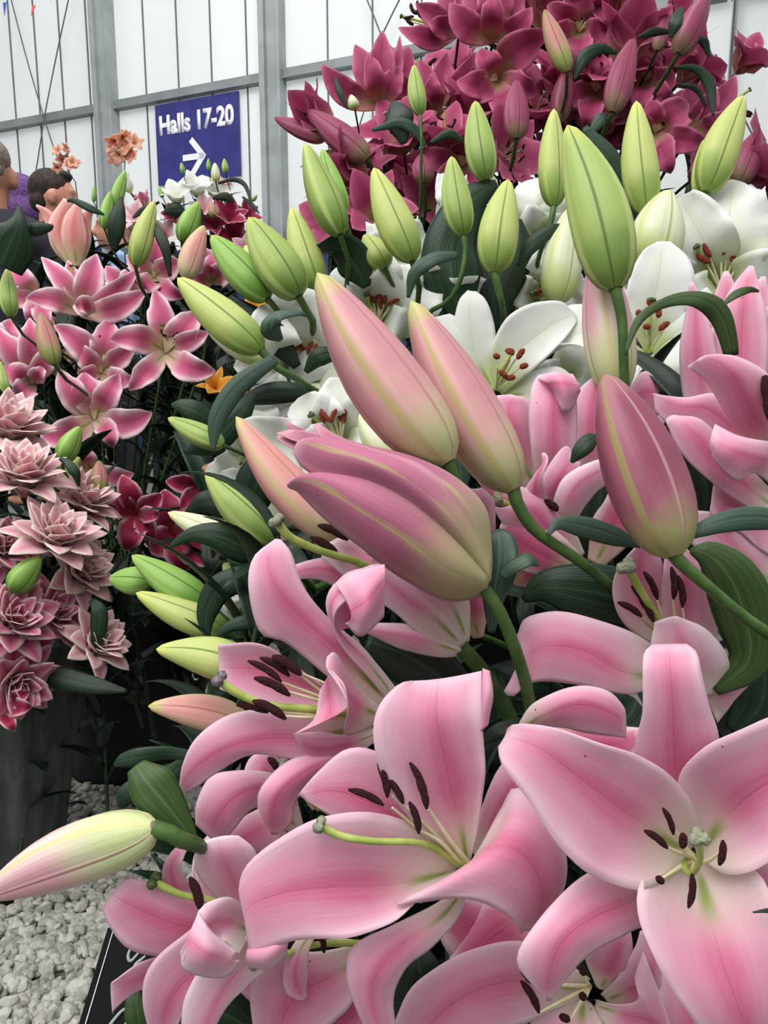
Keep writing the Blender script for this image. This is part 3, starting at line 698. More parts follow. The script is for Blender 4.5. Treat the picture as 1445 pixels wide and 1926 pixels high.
def person(loc, hd, H, label, shirt, hair, hair_style, stripes=False):
    """standing figure, hd = heading angle (0 looks along +x)"""
    root = thing('person', loc, label, 'person'); k = H/1.75
    R = Matrix.Rotation(hd, 3, 'Z')
    def T(x, y, z): return A(R @ Vector((x*k, y*k, z*k)))+A(loc)
    Rm = R
    def ball(mb, c, r, n=16, m_=12): mb.ball(T(*c), tuple(x*k for x in r), n, m_, 0, Rm)
    def limb(mb, pts, rad): mb.tube([T(*p) for p in pts], [x*k for x in rad], 14, 14)
    mb = Mesh()
    ball(mb, (-.005, 0, 1.655), (.098, .076, .098)); ball(mb, (.025, 0, 1.60), (.070, .062, .082)); ball(mb, (.052, 0, 1.555), (.038, .034, .034))   # skull, face, chin
    limb(mb, [(.088, 0, 1.655), (.104, 0, 1.625), (.113, 0, 1.607), (.092, 0, 1.596)], [.010, .012, .016, .012])      # nose
    ball(mb, (.080, 0, 1.668), (.02, .05, .011)); ball(mb, (.084, 0, 1.575), (.014, .024, .008)); ball(mb, (.083, 0, 1.562), (.013, .02, .008))   # brow, lips
    for s in (-1, 1):
        ball(mb, (-.006, .082*s, 1.628), (.022, .014, .034)); ball(mb, (-.002, .088*s, 1.64), (.02, .009, .02)); ball(mb, (.066, .03*s, 1.645), (.016, .014, .010)); ball(mb, (.055, .04*s, 1.61), (.022, .018, .022))
    limb(mb, [(-.02, 0, 1.60), (-.025, 0, 1.50), (-.03, 0, 1.42)], [.054, .055, .07])
    limb(mb, [(-.02, -.17, 1.42), (-.03, 0, 1.45), (-.02, .17, 1.42)], [.05, .075, .05])
    limb(mb, [(-.015, 0, 1.42), (-.005, 0, 1.25), (0, 0, 1.08), (0, 0, .92)], [.11, .135, .12, .135])
    for s in (-1, 1):
        limb(mb, [(-.02, .18*s, 1.41), (-.02, .225*s, 1.12), (.06, .235*s, .88), (.10, .23*s, .82)], [.052, .043, .032, .028])
        ball(mb, (.12, .23*s, .78), (.028, .02, .045))
        for q in range(4): limb(mb, [(.11+.013*q, .23*s, .76), (.118+.013*q, .228*s, .71+.006*abs(q-1.5)), (.110+.011*q, .215*s, .68+.008*abs(q-1.5))], [.009, .008, .006])
        limb(mb, [(.13, .225*s, .79), (.155, .21*s, .75), (.155, .20*s, .72)], [.010, .009, .007])
        limb(mb, [(0, .09*s, .92), (.01, .10*s, .50), (-.01, .10*s, .09)], [.085, .058, .038]); ball(mb, (.05, .10*s, .04), (.12, .045, .04))
    mjoin(mb, 'body', m_skin, root, .010*k)
    mb = Mesh()
    limb(mb, [(-.02, -.19, 1.42), (-.03, 0, 1.45), (-.02, .19, 1.42)], [.062, .088, .062])
    limb(mb, [(-.015, 0, 1.44), (-.005, 0, 1.25), (0, 0, 1.08), (0, 0, .90)], [.125, .155, .142, .155])
    for s in (-1, 1): limb(mb, [(-.02, .19*s, 1.41), (-.02, .228*s, 1.20), (-.01, .232*s, 1.08)], [.064, .058, .05])
    limb(mb, [(-.025, 0, 1.43), (-.024, 0, 1.50)], [.088, .066])
    mjoin(mb, 'shirt', shirt, root, .012*k)
    mb = Mesh()
    for s in (-1, 1): limb(mb, [(0, .07*s, .95), (.01, .10*s, .50), (-.01, .10*s, .07)], [.11, .075, .065])
    mjoin(mb, 'trousers', m_trous, root, .014*k)
    mb = Mesh()
    if hair_style == 'short':
        ball(mb, (-.020, 0, 1.682), (.098, .082, .090)); ball(mb, (.02, 0, 1.738), (.068, .060, .030)); ball(mb, (-.06, 0, 1.62), (.055, .070, .055))
    elif hair_style == 'crop':
        ball(mb, (-.022, 0, 1.690), (.092, .078, .076)); ball(mb, (-.055, 0, 1.645), (.052, .062, .04))
    else:
        ball(mb, (-.03, 0, 1.68), (.115, .105, .10)); ball(mb, (-.06, 0, 1.60), (.085, .10, .10))
    mjoin(mb, 'hair', hair, root, .008*k, 2)
    if stripes:
        for z in (1.40, 1.34, 1.28, 1.22):
            mb = Mesh(); pts = []
            for q in range(25):
                a = 2*PI*q/24; rr = .178 if z < 1.3 else .165
                pts.append(T(rr*math.cos(a)*.97, rr*math.sin(a)*(1.0 if z < 1.3 else 1.22), z))
            mb.tube(pts, [.006*k], 6, 48); mb.build('shirt_stripe', m_white, root)
    return root
def stand(u, v, D, hz, off=(0, 0)):
    """put the head centre at the picture point: returns ground location and the body height that reaches it"""
    p = P(u, v, D); H = p.z/(1.64/1.75); return (p.x+off[0], p.y+off[1], 0), H
loc, H = stand(103, 372, 4.1, 0); person(loc, math.radians(18), H, 'person with short dark hair facing right in a dark striped shirt', m_navy, m_hairD, 'short', True)
loc, H = stand(-22, 330, 2.5, 0); person(loc, math.radians(108), H, 'person cut by the left edge, an ear and neck above a dark collar', m_coat, m_hairG, 'crop')
loc, H = stand(29, 378, 5.2, 0); person(loc, math.radians(150), H, 'person with purple hair half hidden behind the ear at the left edge', m_coat, m_purple, 'bob')
loc, H = stand(216, 428, 4.6, 0); person(loc, math.radians(200), H, 'person in a light blue shirt mostly hidden behind the lily buds', m_denim, m_hairG, 'crop')
# ---------------------------------------------------------------- the large pink lilies in front
OF = A(O_FG)
# A: wide open lily, lower centre
b = Bloom((876, 1634, 5), .50, 'wide open pink lily at lower centre, green stigma reaching far left')
b.pet([(868, 1634, 5), (800, 1570, 2), (728, 1480, .6), (703, 1390, .2), (712, 1330, .6), (748, 1288, 1.6), (775, 1280, 2)],
      [(880, 1630, 5.2), (868, 1560, 3.6), (842, 1450, 2.0), (822, 1350, 1.2), (826, 1277, 2.2)],
      [(884, 1622, 5), (900, 1550, 3), (912, 1450, 1.2), (907, 1360, .4), (906, 1310, .6), (906, 1262, 1.2)],
      extra=[([(905, 1375, .4), (906, 1310, .6), (908, 1257, 1.2)], [(918, 1362, 1.2), (924, 1305, .6), (920, 1262, 1.2)], [(908, 1362, 2.2), (926, 1312, 2.6), (918, 1262, 1.8)])])
b.pet([(560, 1496, 3.5), (600, 1450, 3), (655, 1408, 2.8), (720, 1420, 3.4), (800, 1500, 5), (870, 1630, 5.6)][::-1],
      [(566, 1498, 3.4), (640, 1490, 2.6), (740, 1535, 3.4), (868, 1632, 5.4)][::-1],
      [(572, 1502, 3.4), (630, 1540, 3.0), (720, 1590, 3.4), (800, 1610, 4.4), (868, 1636, 5.4)][::-1], wave=.0)
b.pet([(862, 1640, 4.6), (800, 1680, 2), (740, 1735, .6), (660, 1762, 0), (560, 1768, 0), (495, 1788, .4), (470, 1790, .8)],
      [(866, 1634, 5), (750, 1664, 2.2), (640, 1668, .8), (540, 1678, .2), (470, 1705, .4), (461, 1735, .9)],
      [(868, 1628, 4.8), (800, 1562, 2.4), (700, 1528, .8), (600, 1540, .4), (520, 1580, .5), (466, 1625, .8), (450, 1670, 1.2), (457, 1710, 1.3)],
      extra=[([(466, 1785, .7), (500, 1782, .3), (545, 1766, .2)], [(464, 1806, .6), (500, 1808, .2), (540, 1784, .6)], [(476, 1820, 1.4), (510, 1822, 1.6), (542, 1792, 1.5)])])
b.pet([(860, 1640, 4.6), (800, 1672, 2.2), (740, 1700, 1.2), (800, 1696, .9), (880, 1690, .6), (940, 1712, .8), (972, 1740, 1.6), (978, 1756, 2.4)],
      [(868, 1636, 5), (888, 1622, 2.5), (925, 1592, .8), (975, 1600, .2), (1015, 1650, .6), (1020, 1705, 1.6), (995, 1750, 2.5)],
      [(880, 1632, 5), (905, 1590, 3.4), (945, 1520, 2.6), (968, 1480, 2.6), (1010, 1510, 2.4), (1060, 1590, 2.2), (1064, 1660, 2.4), (1035, 1725, 2.8), (1000, 1760, 3)],
      wave=.008)
b.pet([(876, 1660, 5), (820, 1700, 4.2), (740, 1740, 3), (668, 1776, 2), (652, 1830, 2), (668, 1890, 2.6), (700, 1960, 3.6)],
      [(880, 1664, 5), (830, 1725, 3.4), (762, 1772, 2.2), (712, 1826, 1.6), (700, 1880, 2), (722, 1960, 3)],
      [(884, 1668, 5), (858, 1730, 3.8), (812, 1782, 3), (762, 1822, 2.6), (740, 1880, 3), (750, 1960, 4)])
b.pet([(890, 1600, 6), (900, 1540, 5.4), (925, 1470, 5), (955, 1420, 5)], [(900, 1620, 6), (935, 1540, 5), (965, 1480, 4.6), (985, 1440, 4.8)], [(920, 1640, 6), (975, 1580, 5.6), (1010, 1520, 5.2), (1000, 1450, 5)])
for pts, a0, a1 in (([(868, 1630, 4.6), (800, 1570, 2.2), (738, 1519, .8)], (655, 1485, .6), (722, 1515, .4)),
                    ([(872, 1626, 4.6), (800, 1560, 2.4), (738, 1497, .8)], (711, 1436, .6), (729, 1500, .6)),
                    ([(874, 1626, 4.4), (810, 1560, 2), (757, 1512, .7)], (727, 1463, .9), (759, 1512, .5)),
                    ([(870, 1628, 4.4), (830, 1585, 2), (790, 1562, .6)], (770, 1508, .2), (788, 1568, .2)),
                    ([(878, 1624, 4.4), (840, 1570, 2.4), (803, 1516, 1)], (771, 1434, .8), (802, 1510, .6)),
                    ([(880, 1622, 4.4), (846, 1580, 2.4), (806, 1522, 1)], (784, 1466, .4), (803, 1522, .4))):
    b.stamen(pts, a0, a1, fr=1.15)
b.pistil([(872, 1630, 4.6), (800, 1588, 1.6), (700, 1582, 0), (640, 1572, -.4), (601, 1553, -.6)], 1.0)
b.stem([(882, 1640, 5.6), (884, 1641, 12), (895, 1650, 22), (1000, 1690, 42)], 14)

# B: lily above left, facing left
b = Bloom((720, 1345, 6), .54, 'pink lily facing left above the wide open one, dark anthers in its throat')
b.pet([(720, 1330, 6), (640, 1290, 3.6), (540, 1210, 1.8), (490, 1190, 1), (468, 1110, .3), (476, 1050, .8), (518, 1014, 1.6)],
      [(730, 1320, 6), (650, 1235, 3), (570, 1165, 1.4), (518, 1100, .5), (506, 1050, .8), (522, 1014, 1.6)],
      [(742, 1300, 6), (690, 1225, 4), (620, 1165, 2.6), (572, 1105, 1.4), (548, 1040, 1.2), (528, 1015, 1.6)])
b.pet([(700, 1340, 6), (600, 1285, 5), (500, 1215, 4), (410, 1212, 3.4)], [(690, 1345, 6.6), (600, 1300, 5.6), (500, 1262, 4.6), (412, 1256, 3.8)], [(690, 1350, 6), (600, 1335, 4.8), (500, 1330, 3.8), (414, 1296, 3.2)])
b.pet([(700, 1350, 5), (600, 1330, 3), (500, 1332, 1.6), (430, 1345, .6), (372, 1385, .3), (345, 1435, .6), (337, 1490, 1.6)],
      [(700, 1360, 5), (600, 1386, 2.4), (500, 1390, 1), (430, 1405, .2), (380, 1435, .3), (350, 1465, .8), (338, 1491, 1.6)],
      [(700, 1372, 5), (640, 1412, 3.2), (560, 1428, 2), (475, 1418, 1.2), (410, 1452, .8), (370, 1480, 1), (340, 1492, 1.6)])
b.pet([(715, 1330, 5), (670, 1290, 3), (632, 1230, .8), (615, 1236, .2)], [(712, 1345, 4.6), (670, 1325, 1.6), (640, 1290, -.6), (614, 1252, -.4)],
      [(700, 1365, 4.2), (650, 1382, 1.6), (655, 1330, -1.4), (640, 1285, -1.2), (620, 1262, -.6)], wave=.0,
      )
b.pet([(655, 1330, -1.2), (648, 1290, -1.3), (625, 1262, -.8)], [(622, 1352, -.6), (620, 1315, .2), (616, 1275, 0)], [(552, 1382, .2), (590, 1355, .6), (602, 1300, .8)], wave=0, v0=.4, v1=.8, name='petal_fold')
b.pet([(700, 1370, 5), (650, 1382, 3.2), (600, 1376, 2), (552, 1380, .8)], [(712, 1378, 5), (650, 1402, 3), (600, 1410, 2), (558, 1396, 1.2)], [(720, 1385, 5.4), (660, 1425, 3.6), (610, 1440, 2.8), (566, 1412, 2)])
b.pet([(700, 1372, 5.5), (620, 1408, 3.2), (545, 1430, 1.6), (492, 1480, .8), (488, 1525, 1.2), (512, 1570, 2.2)],
      [(704, 1378, 5.5), (640, 1420, 3), (575, 1450, 1.2), (528, 1490, .4), (512, 1535, 1), (516, 1569, 2.2)],
      [(708, 1384, 5.5), (650, 1430, 3.6), (590, 1470, 2.4), (555, 1510, 1.8), (550, 1545, 2), (522, 1570, 2.2)])
b.pet([(750, 1300, 6), (700, 1240, 4.2), (650, 1205, 2.6), (615, 1150, 1.6), (628, 1100, 1), (690, 1066, .6), (722, 1062, .8)],
      [(742, 1310, 6), (690, 1245, 3.4), (640, 1190, 1.8), (624, 1140, .2), (650, 1105, -.6), (700, 1085, -1), (722, 1070, 0)],
      [(732, 1320, 6), (690, 1270, 3.4), (650, 1225, 1.6), (628, 1180, .6), (640, 1140, -.8), (700, 1100, -1.6), (722, 1080, -.4)], wave=0)
b.pet([(630, 1098, -.2), (660, 1075, -.6), (724, 1062, 0)], [(660, 1150, -2.2), (690, 1130, -3), (724, 1090, -1.2)], [(650, 1172, -1), (680, 1196, -1.6), (722, 1160, -.4)], wave=0, v0=.5, v1=.95, name='petal_fold')
b.pet([(626, 1105, 1), (622, 1145, 1.2), (632, 1190, 1.4)], [(655, 1100, 1.6), (655, 1140, 1.8), (662, 1180, 1.8)], [(700, 1100, 1), (700, 1140, 1), (695, 1180, 1)], wave=0, v0=.4, v1=.8, pal='pink', name='petal_fold')
for pts, a0, a1, r in (([(700, 1345, 5), (620, 1310, 2.6), (566, 1270, 1.4)], (489, 1237, 1), (545, 1272, 1), 1.0),
                    ([(700, 1345, 5), (640, 1300, 2.6), (565, 1265, 1.2)], (512, 1234, .6), (567, 1270, .6), 1.35),
                    ([(690, 1350, 5), (600, 1310, 2), (530, 1283, .8)], (466, 1243, .6), (530, 1283, .4), .95),
                    ([(690, 1350, 5), (600, 1318, 1.6), (540, 1300, .4)], (478, 1275, 0), (546, 1309, 0), 1.15),
                    ([(690, 1352, 4.6), (600, 1345, 1.6), (500, 1335, 0)], (445, 1326, -.3), (505, 1340, -.3), 1.0),
                    ([(690, 1352, 4.6), (600, 1350, 1.6), (535, 1347, 0)], (475, 1318, -.8), (538, 1353, -.6), 1.15)):
    b.stamen(pts, a0, a1, r, fr=1.0)
b.pistil([(690, 1350, 4.6), (600, 1335, 1.6), (500, 1325, 0), (440, 1300, -.6), (412, 1278, -.8)], 1.1, sm=STIGD)
b.stem([(722, 1345, 6), (760, 1345, 10), (840, 1360, 20), (950, 1420, 35)], 14)

# C: big star at the right
b = Bloom((1305, 1612, 5), .46, 'largest pink lily, facing the viewer at the right edge with green star throat')
b.pet([(1300, 1612, 5), (1265, 1640, 3.4), (1208, 1674, 1.6), (1120, 1650, .8), (1050, 1590, .3), (990, 1500, .4), (945, 1440, 1.2), (938, 1405, 2)],
      [(1296, 1604, 5.4), (1230, 1566, 3.4), (1160, 1515, 1.8), (1080, 1455, .8), (1010, 1405, .6), (950, 1385, 1.8)],
      [(1306, 1590, 5), (1312, 1540, 3), (1270, 1468, 1.4), (1205, 1424, .6), (1120, 1395, .3), (1040, 1368, .6), (975, 1361, 1.4), (955, 1370, 2)])
b.pet([(1295, 1590, 5.4), (1240, 1500, 4.4), (1195, 1425, 3), (1208, 1340, 1.4), (1209, 1262, 1), (1212, 1228, 1.6), (1228, 1213, 2.6)],
      [(1305, 1590, 5.4), (1276, 1480, 3.6), (1268, 1380, 1.6), (1264, 1290, .8), (1260, 1240, 1.2), (1260, 1212, 2.6)],
      [(1315, 1590, 5.4), (1320, 1500, 4.2), (1352, 1400, 2.4), (1332, 1320, 1.2), (1319, 1262, 1), (1311, 1228, 1.6), (1292, 1212, 2.6)])
b.pet([(1310, 1600, 5), (1285, 1545, 3.6), (1276, 1468, 2), (1320, 1410, .8), (1380, 1378, .4), (1460, 1346, .6), (1560, 1330, 2)],
      [(1318, 1606, 5.4), (1360, 1545, 3.4), (1420, 1490, 1.6), (1490, 1450, 1.4), (1570, 1400, 2.4)],
      [(1320, 1618, 5), (1370, 1645, 2.6), (1440, 1628, 1), (1500, 1570, .8), (1560, 1500, 1.4), (1600, 1430, 2.8)])
b.pet([(1300, 1618, 5), (1240, 1625, 3.6), (1203, 1665, 1.6), (1206, 1740, .6), (1250, 1840, .2), (1305, 1920, .6), (1360, 2010, 2)],
      [(1312, 1624, 5.4), (1330, 1700, 3.2), (1358, 1800, 1.4), (1392, 1900, .9), (1430, 2010, 2.2)],
      [(1322, 1622, 5), (1380, 1625, 3.4), (1432, 1650, 2), (1468, 1740, 1), (1490, 1850, 1), (1480, 1950, 1.6), (1450, 2010, 2.4)])
b.pet([(1290, 1618, 6), (1210, 1620, 5), (1110, 1640, 3.6), (1040, 1700, 2.4), (985, 1768, 1.6), (973, 1812, 1.6), (1000, 1850, 2), (1028, 1880, 2.8)],
      [(1292, 1626, 6), (1200, 1690, 4), (1120, 1725, 2.4), (1060, 1770, 1.4), (1035, 1830, 1.6), (1028, 1881, 2.8)],
      [(1295, 1640, 6), (1250, 1720, 4.6), (1180, 1755, 3.4), (1110, 1795, 2.6), (1070, 1835, 2.4), (1036, 1882, 2.9)])
b.pet([(1320, 1616, 6), (1400, 1610, 4.6), (1500, 1640, 3.6), (1560, 1700, 3.4)], [(1320, 1620, 6.2), (1400, 1660, 5), (1490, 1710, 4), (1550, 1760, 4)], [(1320, 1626, 6.2), (1390, 1700, 5.4), (1470, 1790, 4.6), (1540, 1820, 4.4)])
for pts, a0, a1, r in (([(1303, 1608, 4.6), (1285, 1590, 3), (1262, 1550, 1.6)], (1247, 1520, 1), (1267, 1570, 1.2), .85),
                    ([(1303, 1612, 4.6), (1280, 1605, 3), (1256, 1594, 1.8)], (1212, 1562, 1.4), (1256, 1596, 1.2), 1),
                    ([(1304, 1612, 4.6), (1290, 1604, 2.6), (1284, 1590, 1)], (1284, 1566, .4), (1283, 1596, .2), 1.1),
                    ([(1306, 1618, 4.6), (1330, 1620, 3), (1354, 1604, 1.6)], (1360, 1580, 1.2), (1353, 1628, 1), 1),
                    ([(1303, 1616, 4.6), (1280, 1630, 3), (1246, 1652, 1.6)], (1234, 1650, 1), (1248, 1662, 1), 1),
                    ([(1305, 1620, 4.6), (1302, 1640, 3), (1299, 1668, 1.4)], (1302, 1643, 1), (1295, 1708, .8), .95)):
    b.stamen(pts, a0, a1, r, fr=1.2)
b.pistil([(1300, 1612, 4.8), (1286, 1628, 3.2), (1300, 1644, 1.8), (1316, 1620, .4), (1314, 1574, -.6)], .95, sr=1.15)

# D: lily lower left
b = Bloom((470, 1750, 5), .50, 'pink lily at the bottom left in front of the black card, one petal curled white')
b.pet([(490, 1735, 5), (420, 1700, 4), (340, 1680, 2.6), (262, 1654, 1.4), (235, 1654, 1.2)], [(480, 1745, 5), (400, 1752, 3.4), (320, 1735, 2), (240, 1700, 1), (210, 1680, 1.2)], [(470, 1760, 5), (380, 1785, 3.6), (310, 1800, 2.4), (240, 1782, 1.4), (200, 1730, 1.2), (196, 1705, 1.4)])
b.pet([(470, 1760, 5.4), (400, 1780, 4.4), (330, 1792, 3.4), (262, 1812, 2.6), (212, 1848, 2)], [(470, 1768, 5.6), (400, 1800, 4.8), (330, 1815, 3.8), (270, 1838, 3), (208, 1862, 2.2)], [(470, 1776, 5.6), (400, 1830, 4.8), (330, 1850, 4), (260, 1864, 3.2), (218, 1896, 2.6), (212, 1908, 2.6)])
b.pet([(470, 1752, 4), (400, 1728, 2.4), (330, 1770, 1), (280, 1822, .4), (268, 1880, .6), (285, 1960, 1.6)], [(474, 1762, 4.2), (420, 1790, 2.4), (365, 1830, 1.6), (320, 1885, 1.2), (300, 1960, 2)], [(480, 1775, 4.2), (450, 1820, 2.8), (400, 1862, 2), (350, 1900, 1.6), (318, 1970, 2.2)])
b.pet([(485, 1745, 4), (440, 1690, 2), (394, 1696, .4), (374, 1712, -.4)], [(478, 1752, 4), (420, 1735, 1.2), (380, 1750, -.8), (350, 1785, -1.6)], [(450, 1795, 1.2), (420, 1770, .6), (392, 1790, .2), (344, 1818, -.6)], pal='pale', wave=0)
b.pet([(374, 1714, -.4), (398, 1752, -1), (445, 1790, 0)], [(352, 1765, -1.6), (390, 1795, -2.2), (436, 1806, -.6)], [(340, 1790, -.6), (350, 1826, -1), (420, 1838, -.2), (452, 1806, .4)], pal='pale', wave=0, v0=.6, v1=.9, name='petal_fold')
b.pet([(500, 1740, 5), (420, 1700, 4.2), (370, 1640, 3), (368, 1590, 2.4)], [(505, 1735, 5.2), (450, 1680, 4), (420, 1610, 2.6), (410, 1574, 2.6)], [(510, 1730, 5.4), (500, 1660, 4.4), (480, 1600, 3.4), (450, 1572, 3)], pal='pale')
b.pet([(500, 1750, 5), (470, 1760, 3), (410, 1780, 1.8), (350, 1870, 1.2), (340, 1960, 1.6)], [(505, 1760, 5), (480, 1800, 3), (430, 1850, 2), (390, 1930, 1.6), (370, 2000, 2)], [(510, 1770, 5), (510, 1810, 3.6), (470, 1850, 2.8), (420, 1900, 2.2), (380, 1980, 2.4)], pal='pale')
b.sp([(400, 1700, 4.4, 10), (345, 1690, 3.4, 24), (322, 1640, 2.6, 18, 20), (335, 1605, 2.6, 14, 30), (352, 1592, 3, 4)])
b.stamen([(450, 1720, 4), (400, 1700, 2.4), (378, 1690, 1.6)], (357, 1650, 1.4), (377, 1712, 1.2), 1.3)
b.pistil([(450, 1722, 4), (400, 1695, 2.4), (340, 1682, 1.6), (288, 1658, 1.4)], 1, sm=STIGG)
# D2: second low lily
b = Bloom((690, 1780, 7), .53, 'pink lily at the bottom edge, mostly under the wide open one, grey stigma at left')
b.pet([(700, 1770, 7), (600, 1790, 4.4), (530, 1790, 3), (487, 1820, 2.2), (470, 1870, 2.4), (480, 1960, 3.6)], [(705, 1790, 7.2), (640, 1830, 5), (580, 1860, 3.8), (540, 1900, 3.6), (520, 1970, 4.2)], [(710, 1800, 7.2), (680, 1860, 5.4), (650, 1900, 4.8), (610, 1940, 4.6), (580, 1990, 4.8)])
b.sp([(590, 1750, 2.4, 8), (566, 1785, 1.8, 16), (556, 1825, 1.6, 22), (560, 1858, 2, 22), (574, 1878, 2.6, 5)])
b.sp([(700, 1790, 8, 10), (640, 1850, 7, 30), (560, 1850, 6, 40), (490, 1840, 5.6, 40), (430, 1800, 5.6, 14)])
b.sp([(720, 1800, 9, 20), (670, 1880, 8, 60), (600, 1960, 7, 60), (560, 2020, 7, 30)], pal='rose')
b.stamen([(690, 1775, 6), (640, 1768, 4.4), (612, 1770, 3.4)], (596, 1748, 3.2), (610, 1792, 3), 1)
b.pistil([(690, 1775, 6), (600, 1776, 3), (520, 1800, 1.2), (472, 1806, .2)], .9, sr=1.2)
# E: lily squeezed between A and B at the left
b = Bloom((560, 1640, 8), .57, 'pink lily crowded between the two open ones at left, petals drooping')
b.pet([(560, 1470, 6.4), (500, 1452, 4), (440, 1450, 2.6), (395, 1462, 2), (370, 1510, 1.6), (368, 1550, 2)], [(556, 1476, 6), (500, 1480, 3.4), (450, 1494, 1.6), (415, 1530, 1.2), (395, 1575, 2)], [(552, 1482, 6), (510, 1505, 4), (470, 1525, 2.4), (440, 1560, 1.8), (415, 1588, 2.4)])
b.pet([(540, 1500, 7), (470, 1530, 5), (420, 1570, 3.4), (372, 1600, 3)], [(540, 1515, 6.6), (490, 1560, 4), (440, 1590, 3), (390, 1600, 3)], [(540, 1530, 6.6), (530, 1570, 4.8), (495, 1600, 4), (430, 1605, 3.8)])
b.sp([(560, 1640, 8, 20), (510, 1600, 6.6, 46), (460, 1590, 5.6, 50), (400, 1620, 5.4, 40), (370, 1680, 6, 10)], pal='rose')
b.pet([(560, 1650, 8), (480, 1610, 4.8), (420, 1590, 4), (372, 1602, 4)], [(555, 1665, 8), (480, 1655, 4.4), (420, 1650, 3.6), (368, 1660, 4.2)], [(550, 1700, 8), (480, 1720, 5), (420, 1740, 4.4), (378, 1720, 5)], pal='pale')
b.sp([(560, 1560, 8, 14), (520, 1500, 7, 40), (500, 1450, 6.6, 40), (510, 1415, 6.6, 14)])
b.pistil([(600, 1520, 7), (570, 1468, 5.6), (530, 1440, 4.8)], .9)
b.stamen([(590, 1520, 7), (550, 1470, 5)], (504, 1425, 4.6), (524, 1450, 4.4), 1.1)

# F: side on lily under the half open bud
b = Bloom((872, 1215, 5), .62, 'pale pink lily seen from the side behind the half open bud')
b.pet([(884, 1205, 5), (850, 1165, 4), (800, 1110, 4), (760, 1060, 5), (740, 1000, 6)], [(870, 1215, 4), (820, 1165, 2.2), (760, 1120, 2), (700, 1070, 3), (640, 1010, 4.6)], [(862, 1225, 4.2), (800, 1200, 2.8), (740, 1150, 2.6), (680, 1110, 3.4), (605, 1050, 4.8)], pal='pale')
b.pet([(884, 1200, 5.4), (880, 1130, 4.4), (860, 1070, 4.4), (800, 1020, 5), (720, 990, 6.4)], [(880, 1208, 4.4), (850, 1140, 3.2), (800, 1085, 3.2), (760, 1040, 4.4), (700, 1000, 6)], [(872, 1218, 4.4), (820, 1160, 3.2), (780, 1110, 3.2), (740, 1060, 4.4), (690, 1010, 6)], pal='pale')
b.pet([(870, 1222, 4), (800, 1180, 3), (720, 1172, 3.4), (670, 1178, 4)], [(870, 1226, 3.8), (800, 1206, 2.6), (730, 1192, 3), (670, 1182, 4)], [(868, 1232, 4.4), (830, 1236, 3.6), (760, 1222, 3.6), (690, 1190, 4)], pal='pale')
b.sp([(872, 1200, 6, 14), (830, 1120, 7, 50), (740, 1060, 7.6, 60), (640, 1020, 7, 40), (590, 1010, 7, 8)])
b.sp([(850, 1180, 7, 10), (760, 1120, 8, 30), (680, 1090, 7, 36), (600, 1070, 6, 20), (500, 1090, 6, 6)])
b.stamen([(800, 1150, 5), (700, 1080, 4), (650, 1050, 3.4)], (584, 1010, 3), (638, 1048, 2.8), 1.15)
b.stamen([(800, 1140, 5), (740, 1080, 4), (700, 1050, 3.4)], (598, 988, 3), (655, 1016, 2.8), 1.15)
b.stamen([(800, 1140, 5), (720, 1060, 4), (680, 1020, 3.8)], (616, 968, 3.6), (650, 1012, 3.2), 1.1)
b.pistil([(800, 1150, 4.4), (700, 1070, 3), (600, 1035, 2), (545, 1010, 1.2), (520, 980, .8)], 1.15)
b.stem([(868, 1218, 4), (905, 1260, 5), (950, 1330, 8), (980, 1400, 12)], 17)
# G: lily right of centre, looking up
b = Bloom((1260, 1230, 7), .60, 'pink lily right of centre, broad petal laid out left, pale folded petal in front')
b.pet([(1240, 1290, 5), (1180, 1305, 3), (1100, 1290, 1.6), (1010, 1282, 1), (965, 1310, 1.6), (948, 1300, 2)], [(1250, 1270, 5), (1180, 1268, 2.6), (1100, 1225, 1.2), (1030, 1216, .6), (975, 1240, 1.4)], [(1260, 1240, 5.4), (1200, 1195, 3.6), (1120, 1165, 2.4), (1050, 1150, 1.8), (990, 1162, 1.6), (975, 1190, 1.8), (965, 1210, 2)])
b.pet([(1240, 1220, 7.4), (1180, 1180, 6), (1155, 1130, 5), (1160, 1075, 4.6), (1195, 1030, 4.8), (1215, 1014, 5)], [(1250, 1200, 8), (1215, 1140, 6.6), (1200, 1090, 5.8), (1205, 1050, 5.4), (1214, 1014, 5)], [(1260, 1200, 8), (1250, 1150, 7), (1250, 1090, 6), (1245, 1055, 5.4), (1220, 1014, 5)])
b.pet([(1250, 1240, 7.4), (1245, 1150, 6), (1248, 1080, 5), (1252, 1035, 5)], [(1270, 1240, 8), (1290, 1150, 6.6), (1290, 1080, 5.6), (1270, 1030, 5.6)], [(1300, 1240, 8), (1350, 1190, 6.8), (1340, 1110, 5.8), (1320, 1060, 5.6), (1290, 1030, 5.6)])
b.pet([(1230, 1290, 5), (1222, 1230, 3.4), (1232, 1170, 2.4)], [(1290, 1310, 5), (1290, 1230, 2.4), (1262, 1160, 2.2)], [(1360, 1300, 6), (1370, 1240, 4), (1330, 1185, 3), (1275, 1160, 2.6)], pal='pale')
b.pet([(1300, 1290, 7), (1330, 1250, 6.4), (1370, 1330, 6)], [(1320, 1300, 7), (1350, 1300, 5.4), (1400, 1270, 4.6), (1422, 1275, 5)], [(1350, 1360, 7), (1372, 1330, 6), (1400, 1290, 5.4), (1424, 1276, 5)])
b.pet([(1190, 1300, 7), (1140, 1275, 5.4), (1120, 1272, 5)], [(1200, 1310, 7), (1160, 1290, 5.4), (1130, 1278, 5)], [(1210, 1330, 7), (1190, 1310, 5.6), (1150, 1296, 5.2)], pal='pale')
